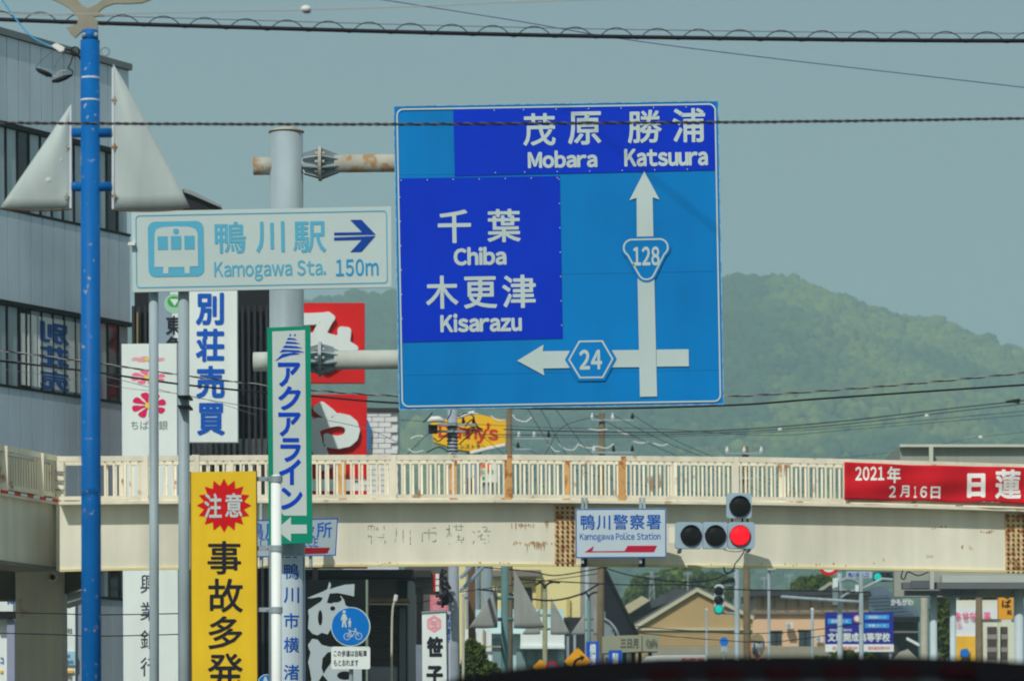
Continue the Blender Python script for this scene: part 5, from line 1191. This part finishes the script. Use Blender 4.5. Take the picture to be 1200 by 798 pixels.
# pink building
pkb2 = thing('pink_building', 'pale salmon building with dark windows and grey corrugated upper storey', 'building', 930, 165)
pkm = M('salmon_wall', C(214, 180, 146), .85, .05, .6)
hbox(pkb2, 'wall', 880, 718.5, 1003, 165, 8, pkm)
hbox(pkb2, 'upper_storey', 884, 696, 1018, 166, 6, M('grey_corrugated', C(140, 138, 120), .8, .08, streak=.1), 720)
for i in range(9): MB().rect(893 + i * 14, 697, 894.6 + i * 14, 717.5, 165.9, .12).build('batten', M('batten_dark', C(104, 98, 88), .8, .1), pkb2)
MB().prism([(880, 690), (1020, 692), (1022, 697), (880, 698)], 165.4, 7).build('roof', M('dark_tile', (.05, .055, .07), .7, .2), pkb2)
MB().rect(880, 716.4, 1004, 719.4, 164.8, .3).build('ledge', M('ledge_brown', C(120, 104, 90), .8, .1), pkb2)
for x0, x1, y0, y1 in ((903, 916, 740, 755), (936, 951, 739, 759)):
    w_ = MB().rect(x0, y0, x1, y1, 164.95, .06).build('window', M('window_dark', (.05, .075, .085), .2, .1), pkb2); MB().rect((x0 + x1) / 2 - .5, y0, (x0 + x1) / 2 + .5, y1, 164.9, .06).build('mullion', dark, w_)
    MB().rect(x0 - 1, y0 - 1.5, x1 + 1, y0, 164.9, .1).build('frame', dark, w_)
gab = thing('grey_gabled_house', 'small grey gabled roof house above the school billboard', 'house', 975, 185)
MB().prism([(947, 700), (973, 683), (1000, 697), (1000, 712), (947, 712)], 185, 6).build('wall', M('grey_wall', C(150, 150, 134), .8, .06), gab)
MB().prism([(943, 702), (973, 681), (973, 685), (947, 704)], 184.6, 7).build('roof', M('grey_barge', C(160, 160, 142), .8, .06), gab); MB().prism([(973, 681), (1003, 697), (1001, 700), (973, 685)], 184.6, 7).build('roof', MATS['grey_barge'], gab); hbox(gab, 'lower_wall', 948, 711, 1000, 185.2, 5.5, MATS['grey_wall'])
# slim poles
for lab, px, yt, Y, w_ in (('thin pale pole with small cap before the tan house', 828, 714, 120, 2.6), ('tall thin lamp pole with a bright head under the girder right of the brown pole', 901, 666, 105, 3.4), ('short slim pole before the pink building window', 952, 714, 118, 3.4)):
    t = thing('slim_pole', lab, 'pole', px, Y, 'slim poles before the houses'); MB().tube([P(px, yt, Y), P(px + .6, GY(Y), Y)], w_ / 2 / PXM(Y), 8).build('pole', galv, t, True)
    MB().ball(P(px, yt, Y), 1.3 * w_ / 2 / PXM(Y), 8).build('cap', pale, t)
t = thing('street_light_head', 'bright white street light head just under the girder', 'street light', 904, 105, z=P(904, 668, 105).z); MB().tube([P(899, 666, 104.9), P(903, 666, 104.9), P(909, 667.5, 104.9)], [.04, .07, .03], 8).build('lamp', pale, t, True)
gp1 = upole('galvanised pole crossing the left half of the school billboard', 984, 671, 985.5, 108, 7, galv); MB().rect(976, 677, 982, 708, 107.8, .15).build('white_box', facewhite, gp1)
gp2 = upole('galvanised pole crossing the middle of the school billboard with a long side arm', 1009, 671, 1010.5, 106, 6, galv); MB().tube([P(1008, 705, 106), P(960, 702, 106), P(915, 699, 106)], .045, 8).build('long_arm', galv, gp2); MB().tube([P(1010, 690, 106), P(1034, 678, 106), P(1046, 679, 106)], .04, 8).build('long_arm', galv, gp2); MB().rect(1002.5, 685, 1006.5, 694, 105.9, .15).build('white_box', facewhite, gp2)
wire(MB(), [(985, 681), (992, 678), (1000, 679), (1008, 683)], 106, .05, 6).build('curved_arm', galv, gp2); wire(MB(), [(985, 700), (995, 694), (1008, 689)], 106, .03, 6).build('curved_arm', galv, gp2)
rr_ = thing('ring_road_sign', 'lower half of a red-ringed round road sign peeking out under the girder', 'road sign', 971.5, 107, z=P(971.5, 675, 107).z)
ringm(circ(971.5, 661, 13, 32), circ(971.5, 661, 9.2, 32), 106.9).build('ring', redp, rr_); MB().prism(circ(971.5, 661, 12.8, 32), 106.91, .02).build('disc', facewhite, rr_)
fs = thing('far_signal', 'distant horizontal signal with green lamp under the girder above the blue roof', 'traffic light', 1035, 150, z=P(1035, 680, 150).z)
MB().prism(rrect(1023.5, 670, 1050, 681, 3), 150, .2).build('housing', dark, fs); lens(fs, 1028.5, 675.5, 4.4, 149.95, grn_on, False)
for x in (1038, 1046): lens(fs, x, 675.3, 3.9, 149.95, lens_off, False)
ns = thing('far_place_sign', 'pale place name sign beside the distant green signal', 'sign', 1003, 150, z=P(1003, 677, 150).z); MB().rect(992, 669.5, 1022, 677, 150, .1).build('board', M('pale_blue_board', C(168, 188, 200), .6, .05), ns); text(ns, '鴨川駅入口', (994, 670.5, 1018, 676), 149.98, MATS['print_navy'], .02, N=30)
# school billboard
sb_ = thing('school_billboard', 'wide dark blue billboard for a high school with white kanji and light blue strips', 'billboard', 1007, 125)
sbY = 125
MB().rect(967.5, 717, 1047, 763, sbY, .3).build('board', M('school_blue', C(38, 42, 140), .5, .04), sb_)
MB().rect(967, 754.5, 1047.3, 763.3, sbY - .02, .03).build('white_band', facewhite, sb_)
sbl = M('strip_blue', C(40, 150, 220), .5, .03)
for rc, tx in (((970, 724.5, 998, 730.5), '普通コース'), ((1013.5, 720, 1042, 725.5), '特進選抜コース'), ((1013.5, 730, 1042, 735.5), '学業コース')):
    MB().rect(*rc, sbY - .02, .03).build('strip', sbl, sb_); text(sb_, tx, (rc[0] + 4, rc[1] + 1.2, rc[2] - 4, rc[3] - 1.2), sbY - .03, facewhite, .02, N=30)
MB().sheet(circ(1004.5, 724.5, 4.4, 20), sbY - .012).build('crest', M('crest_red', C(206, 120, 120), .5, 0), sb_); MB().sheet(circ(1004.5, 724.5, 3, 20), sbY - .02).build('crest', facewhite, sb_)
text(sb_, '文理開成高等学校', (970, 741, 1043, 751.5), sbY - .02, facewhite, .03, N=44); text(sb_, '学校法人文理学園', (972, 736.5, 998, 739.5), sbY - .02, facewhite, .01, N=30)
text(sb_, '生徒募集中', (975, 757, 1005, 761), sbY - .03, M('faint_red', C(214, 120, 110), .5, 0), .02, N=30); text(sb_, '資料請求受付中', (1017, 757, 1043, 761), sbY - .03, MATS['faint_red'], .02, N=30)
for x in (972, 1042): MB().rect(x, 763, x + 3, 900, sbY + .05, .2).build('leg', galv, sb_)
# blue slate roof house right
br = thing('slate_roof_house', 'house with broad blue-grey slate roof right of the billboard', 'house', 1045, 170)
MB().prism([(1008, 694), (1022, 688), (1035, 686), (1077, 718), (1077, 722), (1025, 722), (1011, 706)], 170, 10).build('roof', M('blue_slate', C(92, 112, 128), .6, .12, 2, streak=.1), br)
for i in range(6): MB().tube([P(1014 + i * 3, 699 + i * 4, 169.9), P(1042 + i * 5.5, 697 + i * 4, 169.9)], .018, 5).build('tile_course', M('slate_dark', C(70, 88, 104), .6, .1), br)
MB().rect(1020, 722, 1078, 728, 169.5, 9).build('eave', dark, br); hbox(br, 'wall', 1022, 727, 1076, 170.5, 8, M('dark_timber', (.045, .045, .045), .8, .3))
MB().rect(1048, 739, 1076, 741, 169.4, .5).build('beam', M('grey_beam', (.2, .2, .19), .8, .1), br)
MB().prism([(1063, 746), (1078, 754), (1077, 757), (1062, 749)], 150, .1).build('leaning_board', facewhite, br)
MB().prism([(1054, 772), (1064, 760), (1076, 772), (1076, 800), (1054, 800)], 135, 3).build('small_gable', M('cone_grey', C(160, 158, 144), .8, .06), br)
ww = thing('rooftop_letters', 'small white sculpted letters over the far shop roof', 'sign', 1055, 140, z=P(1055, 708, 140).z)
text(ww, 'かもがわ', (1044, 701, 1070, 709), 140, pale, .03, N=36)
# canopy beams right under the bridge
cp = thing('steel_canopy', 'double grey steel canopy beam on pale columns under the right end of the footbridge', 'canopy', 1120, 72)
MB().rect(1048, 669, 1230, 699, 75, .3).build('fascia', M('canopy_grey', C(148, 152, 142), .7, .08), cp)
MB().rect(1104, 674, 1230, 689, 74.6, .4).build('upper_beam', M('canopy_light', C(172, 178, 170), .7, .06), cp)
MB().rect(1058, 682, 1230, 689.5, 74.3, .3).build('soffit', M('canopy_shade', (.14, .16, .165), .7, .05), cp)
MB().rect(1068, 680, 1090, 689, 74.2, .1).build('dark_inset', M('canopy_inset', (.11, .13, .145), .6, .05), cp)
MB().rect(1090, 668, 1094.5, 690, 74.1, .2).build('bracket', MATS['canopy_light'], cp)
for q in ((1060, 691.5, 1124, 697.5), (1126, 691.5, 1145, 697.5)): MB().rect(*q, 74.7, .1).build('inset_panel', M('canopy_blue_panel', C(110, 126, 136), .6, .05), cp)
for x0, x1 in ((1089.5, 1098), (1113, 1120.5), (1188.5, 1199.5)): vtube(MB(), (x0 + x1) / 2, 697 if x1 < 1150 else 688, (x0 + x1) / 2 + 1, GY(74.8), 74.85, (x1 - x0) / 2 / PXM(74.8), None, 14).build('column', M('pale_column', C(180, 196, 200), .5, .06, streak=.08), cp, True)
wire(MB(), [(1058, 668), (1056, 676), (1060, 678), (1064, 670), (1076, 674), (1088, 670)], 56.8, .009, 6).build('loose_cable', cable, cp)
# shop right
rs2 = thing('pink_letter_shop', 'white shop front with pink lettering and yellow poster at the lower right', 'shop', 1140, 120)
hbox(rs2, 'wall', 1116, 703, 1185, 120, .6, M('cream_shop', C(206, 206, 190), .8, .05))
MB().rect(1117, 712, 1143, 775, 119.8, .1).build('poster', M('poster_pale', C(214, 220, 224), .6, .05), rs2)
MB().rect(1118, 745, 1143, 775, 119.75, .05).build('poster_yellow', M('poster_yellow', C(230, 180, 60), .6, .12, 2), rs2)
pkl = M('pink_letter', C(222, 80, 122), .5, .04)
for ch, x in (('幸', 1117.5), ('せ', 1127), ('な', 1136), ('屋', 1152.5)): text(rs2, ch, (x, 717, x + 8.3, 725.5), 119.7, pkl, .03, N=36)
text(rs2, 'たい焼き', (1118, 729, 1127, 734), 119.7, pkl, .02, N=30)
MB().rect(1144, 712, 1172, 725, 119.85, .1).build('fascia_sign', MATS['poster_pale'], rs2)
MB().sheet(circ(1130.5, 765, 5.5, 20), 119.6).build('blue_ball', M('ball_blue', C(30, 110, 190), .5, 0), rs2)
og = thing('orange_hanging_sign', 'orange hanging sign with dark brush lettering at the lower right', 'sign', 1180, 100, z=P(1180, 725, 100).z)
MB().rect(1170, 688, 1187.5, 725, 100, .2).build('board', M('hanging_orange', C(222, 156, 50), .6, .05), og); text(og, 'そば', (1174, 692, 1185, 712), 99.99, dark, .03, vert=True, N=36); text(og, '処', (1180, 714, 1186, 720), 99.99, dark, .03, N=30)
fw = thing('framed_building', 'cream framed building with rows of small dark windows at the lower right corner', 'building', 1170, 105)
hbox(fw, 'wall', 1152, 729, 1192, 105, .5, M('cream_frame', C(206, 210, 190), .8, .05))
for j in range(4):
    for x0, x1 in ((1157, 1168), (1173, 1180.5)): MB().rect(x0, 734 + j * 15, x1, 743 + j * 15, 104.95, .06).build('window', M('brown_glass', (.09, .075, .07), .3, .1), fw)
    for x0, x1 in ((1157, 1168), (1173, 1180.5)): MB().rect(x0, 743 + j * 15, x1, 748.5 + j * 15, 104.93, .06).build('spandrel', M('grey_spandrel', (.30, .27, .25), .7, .1), fw)
MB().rect(1170, 729, 1172, 900, 104.8, .15).build('pillar', MATS['cream_frame'], fw)
# orange diamonds, blue signs bottom centre
dm = M('diamond_orange', C(226, 160, 30), .5, .05)
d1 = thing('bend_warning_sign', 'orange diamond road sign with a dark bend arrow above the dashboard edge', 'road sign', 677, 85)
MB().prism([(677, 758), (693, 774.5), (677, 791), (661, 774.5)], 85, .02).build('board', dm, d1)
MB().sheet([(671, 780), (672.5, 774), (677, 770.5), (680.5, 769.2), (679.5, 767), (685.5, 769), (682, 774.5), (681.2, 772), (677, 773.6), (674.6, 777), (674, 782)], 84.99).build('arrow', dark, d1); MB().tube([P(677, 790, 85.05), P(677, GY(85), 85.05)], .04, 8).build('pole', galv, d1)
d2 = thing('small_warning_sign', 'small orange diamond sign left of the bend warning sign', 'road sign', 633.5, 88)
MB().prism([(633.5, 772), (643, 781.5), (633.5, 791), (624, 781.5)], 88, .02).build('board', dm, d2); MB().tube([P(633.5, 790, 88.05), P(633.5, GY(88), 88.05)], .03, 8).build('pole', galv, d2)
d3 = thing('red_rim_sign', 'half hidden round sign with red rim beside the small orange diamond', 'road sign', 647, 87)
ringm(circ(647, 782, 7.4, 24), circ(647, 782, 5, 24), 86.99).build('ring', redp, d3); MB().prism(circ(647, 782, 7.2, 24), 87, .02).build('disc', M('rim_inner', C(110, 120, 150), .5, 0), d3)
MB().tube([P(647, 788, 87.05), P(647, GY(87), 87.05)], .03, 8).build('pole', galv, d3)
v1 = thing('street_name_sign', 'tall blue vertical sign with white kanji beside the orange bend sign', 'sign', 694, 92)
MB().rect(687, 751.5, 702, 900, 92, .1).build('board', M('vert_blue', C(16, 84, 186), .5, .04), v1); text(v1, '横渚歯科', (691, 754, 698.5, 800), 91.99, facewhite, .04, vert=True, N=36)
v2 = thing('low_blue_sign', 'shorter blue sign with white kanji right of the street name sign', 'sign', 721, 93)
MB().rect(713.5, 761.5, 729, 790, 93, .1).build('board', MATS['vert_blue'], v2); text(v2, '駐車', (717.5, 764.5, 725, 782), 92.99, facewhite, .04, vert=True, N=36); MB().tube([P(721, 789, 93.05), P(721, GY(93), 93.05)], .04, 8).build('pole', galv, v2)
# low cables under the bridge
for lab, tab, r in (('upper cable drooping under the girder over the yellow building', [(560, 664), (620, 669), (650, 674), (690, 668), (720, 662)], .018), ('cable drooping from the brown pole to the right under the girder', [(705, 664), (740, 674), (790, 681), (830, 680), (862, 668)], .018), ('long level cable across the roofs below the girder', [(600, 678), (690, 683), (740, 685), (800, 685), (850, 690), (960, 692), (1020, 694)], .018), ('cable from the brown pole sagging left across the yellow building', [(702, 684), (680, 696), (650, 703), (620, 701), (590, 694), (560, 690)], .026), ('thin wire across the tan house wall', [(740, 733), (800, 738), (870, 742), (940, 739), (1010, 730)], .012), ('lower wire across the tan house wall', [(745, 741), (820, 748), (900, 752), (970, 744)], .012), ('cable crossing the dark shop to the grey pole', [(425, 700), (450, 695), (490, 688), (525, 683)], .018), ('lower cable before the dark shop doorway', [(425, 714), (470, 709), (500, 704), (528, 695)], .016), ('cable rising left from the grey pole across the yellow wall', [(535, 694), (580, 688), (640, 680), (700, 672)], .012)):
    single(lab, tab, 84, r * .72, cable, 'street_cable')
# roof antennas and air conditioner units, small clutter of the town
def antenna(label, px, yb, yt, Y):
    t = thing('roof_antenna', label, 'antenna', px, Y, z=P(px, yb, Y).z)
    MB().tube([P(px, yb, Y), P(px, yt, Y)], .025, 5).build('mast', galv, t)
    MB().tube([P(px - 5, yt + 2, Y), P(px + 5, yt + 1, Y)], .02, 5).build('boom', galv, t)
    for i in range(6): MB().tube([P(px - 4.5 + i * 1.9, yt - 1, Y), P(px - 4.5 + i * 1.9, yt + 4, Y)], .014, 4).build('element', galv, t)
antenna('thin television antenna on the ridge of the tan gabled house', 806, 692, 670, 150.5)
antenna('thin television antenna above the grey corrugated storey left of the billboard poles', 925, 692, 673, 166)
antenna('small television antenna over the dark roof near the brown utility pole', 896, 692, 676, 166)
for lab, x0, y0 in (('pale air conditioner unit on the salmon wall between the windows', 921, 729), ('pale air conditioner unit low on the salmon wall right of the second window', 956, 745)):
    t = thing('air_conditioner', lab, 'air conditioner', x0 + 4, 164.4, z=P(x0, y0 + 7, 164.4).z)
    MB().rect(x0, y0, x0 + 8, y0 + 7, 164.4, .35).build('casing', pale, t); MB().sheet(circ(x0 + 3.2, y0 + 3.5, 2.6, 14), 164.38).build('grille', galv, t)
# signs at far lower left behind the column
ls = thing('company_sign', 'white stacked company sign partly visible between column and blue pole', 'sign', 80, 62)
MB().rect(66, 695, 88, 900, 62, .2).build('board', facewhite, ls)
MB().rect(66, 763, 88, 779, 61.95, .04).build('blue_band', M('company_lightblue', C(150, 196, 210), .6, .05), ls); MB().rect(66, 785, 86, 788, 61.95, .04).build('orange_band', M('company_orange', C(230, 170, 50), .6, .05), ls)
MB().rect(88.2, 695, 96, 900, 62.1, .1).build('side_panel', MATS['pillar_side'], ls)
text(ls, '株式会社', (60, 735.5, 85, 742), 61.99, MATS['print_darkgrey'], .02, N=36); text(ls, '木部', (72, 766, 82, 770), 61.93, MATS['print_navy'], .01, N=30); text(ls, '営業所', (72, 773, 86, 777.5), 61.93, MATS['print_navy'], .01, N=30); text(ls, '事務所', (66, 790, 85, 797.5), 61.98, MATS['print_darkgrey'], .01, N=36)
l2 = thing('shop_front_panel', 'white shop front with dark sign letters left of the bridge column', 'shop', 8, 61)
hbox(l2, 'wall', -20, 691, 15, 61, 1, facewhite)
MB().rect(8, 726, 17, 900, 60.8, .2).build('pillar', M('violet_grey', C(140, 146, 168), .6, .08), l2); MB().rect(-10, 716, 20, 724, 60.7, .3).build('eave', dark, l2)
text(l2, '南', (8, 697, 18, 707), 60.98, MATS['print_navy'], .03, N=36); text(l2, 'コ', (0, 770, 4, 777), 60.98, MATS['print_navy'], .02, N=30); MB().rect(0, 785, 3.5, 788.5, 60.98, .05).build('orange_band', M('company_orange', C(230, 170, 50), .6, .05), l2)
l3 = thing('slanted_eave', 'pale slanted canopy edge between the column and the blue pole', 'canopy', 85, 60, z=P(85, 712, 60).z)
MB().prism([(72, 697), (97, 690), (97, 701), (72, 709)], 60, 1).build('canopy', M('slant_grey', C(120, 126, 124), .7, .05), l3)
MB().prism([(72, 695), (97, 688), (97, 690.5), (72, 697.5)], 59.9, .2).build('canopy_edge', facewhite, l3)
l4 = thing('grey_house_wall', 'shaded grey house wall with a small sign box between the blue pole and the bank pillar', 'house', 130, 76)
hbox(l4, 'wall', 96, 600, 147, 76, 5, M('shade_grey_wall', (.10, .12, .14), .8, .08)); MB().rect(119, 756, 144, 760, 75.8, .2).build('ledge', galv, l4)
MB().rect(122, 762, 143, 787, 75.7, .15).build('sign_box', M('box_grey', (.34, .36, .37), .7, .05), l4); text(l4, '鴨川', (126, 766, 141, 783), 75.69, MATS['print_navy'], .03, N=36)
for i in range(4): MB().rect(118, 789 + i * 6, 146, 793 + i * 6, 75.7, .1).build('slat', dark, l4)

# ================================================================== CAR AHEAD (roof fills the bottom edge, out of focus)
ca = bpy.data.objects.new('black_car', None); COL.objects.link(ca); ca.location = (.56, 8, 0)
props(ca, 'black car roof and rear window just ahead, out of focus along the bottom edge', 'car')
carp = M('black_car_paint', (.004, .004, .006), .6, 0, spec=.08); crub = M('rubber', (.015, .015, .015), .8, .1)
half = [(0, 1.680), (.25, 1.678), (.42, 1.671), (.55, 1.660), (.66, 1.643), (.73, 1.618), (.765, 1.56), (.79, 1.35), (.815, 1.05), (.83, .8), (.83, .45), (.80, .3)]
ringp = [(x, z) for x, z in half[::-1]] + [(-x, z) for x, z in half[1:]]
secs = [(8.25, .84, 0.30), (8.05, .96, .12), (8.0, 1.0, 0.0), (8.4, 1.0, 0), (9.5, 1.0, -.0), (10.8, .99, .02), (11.4, .92, .42), (12.1, .9, .62), (12.6, .84, .80)]
mb = MB(); 
for (y, sx, dz) in secs[2:]:
    for x, z in ringp:
        zz = z if z < .9 else .9 + (z - .9) * (1 - dz); mb.v.append((.56 + x * sx, y, zz))
n = len(ringp); m_ = len(secs) - 2
mb.f = [(i * n + k_, i * n + (k_ + 1) % n, (i + 1) * n + (k_ + 1) % n, (i + 1) * n + k_) for i in range(m_ - 1) for k_ in range(n)] + [tuple(range(n)), tuple((m_ - 1) * n + k_ for k_ in range(n - 1, -1, -1))]
mb.build('body', carp, ca, True)
MB().add([(.56 + x, 7.985, z) for x, z in ((-.62, 1.05), (.62, 1.05), (.58, 1.60), (.3, 1.63), (-.3, 1.63), (-.58, 1.60))], [(0, 1, 2, 3, 4, 5)]).build('rear_window', glass, ca)
for i in range(6): MB().box(.28 + i * .12, .28 + i * .12 + .07, 7.94, 7.98, 1.632, 1.656).build('high_brake_lamp', M('brake_dim', (.012, .0015, .003), .6, .3, 40, spec=.05), ca)
for s_ in (-1, 1):
    MB().box(.56 + s_ * .72 - .07, .56 + s_ * .72 + .07, 7.96, 8.05, .75, 1.15).build('tail_lamp', M('tail_red', (.3, .01, .01), .2, 0), ca)
    for y in (8.9, 11.5):
        w_ = MB().tube([(.56 + s_ * .62, y, .31), (.56 + s_ * .83, y, .31)], .31, 24).build('wheel', crub, ca); MB().tube([(.56 + s_ * .80, y, .31), (.56 + s_ * .84, y, .31)], .19, 16).build('rim', galv, w_)
MB().box(.56 - .7, .56 + .7, 7.9, 8.05, .35, .6).build('bumper', carp, ca); MB().box(.56 - .17, .56 + .17, 7.88, 7.9, .68, .85).build('number_plate', facewhite, ca)
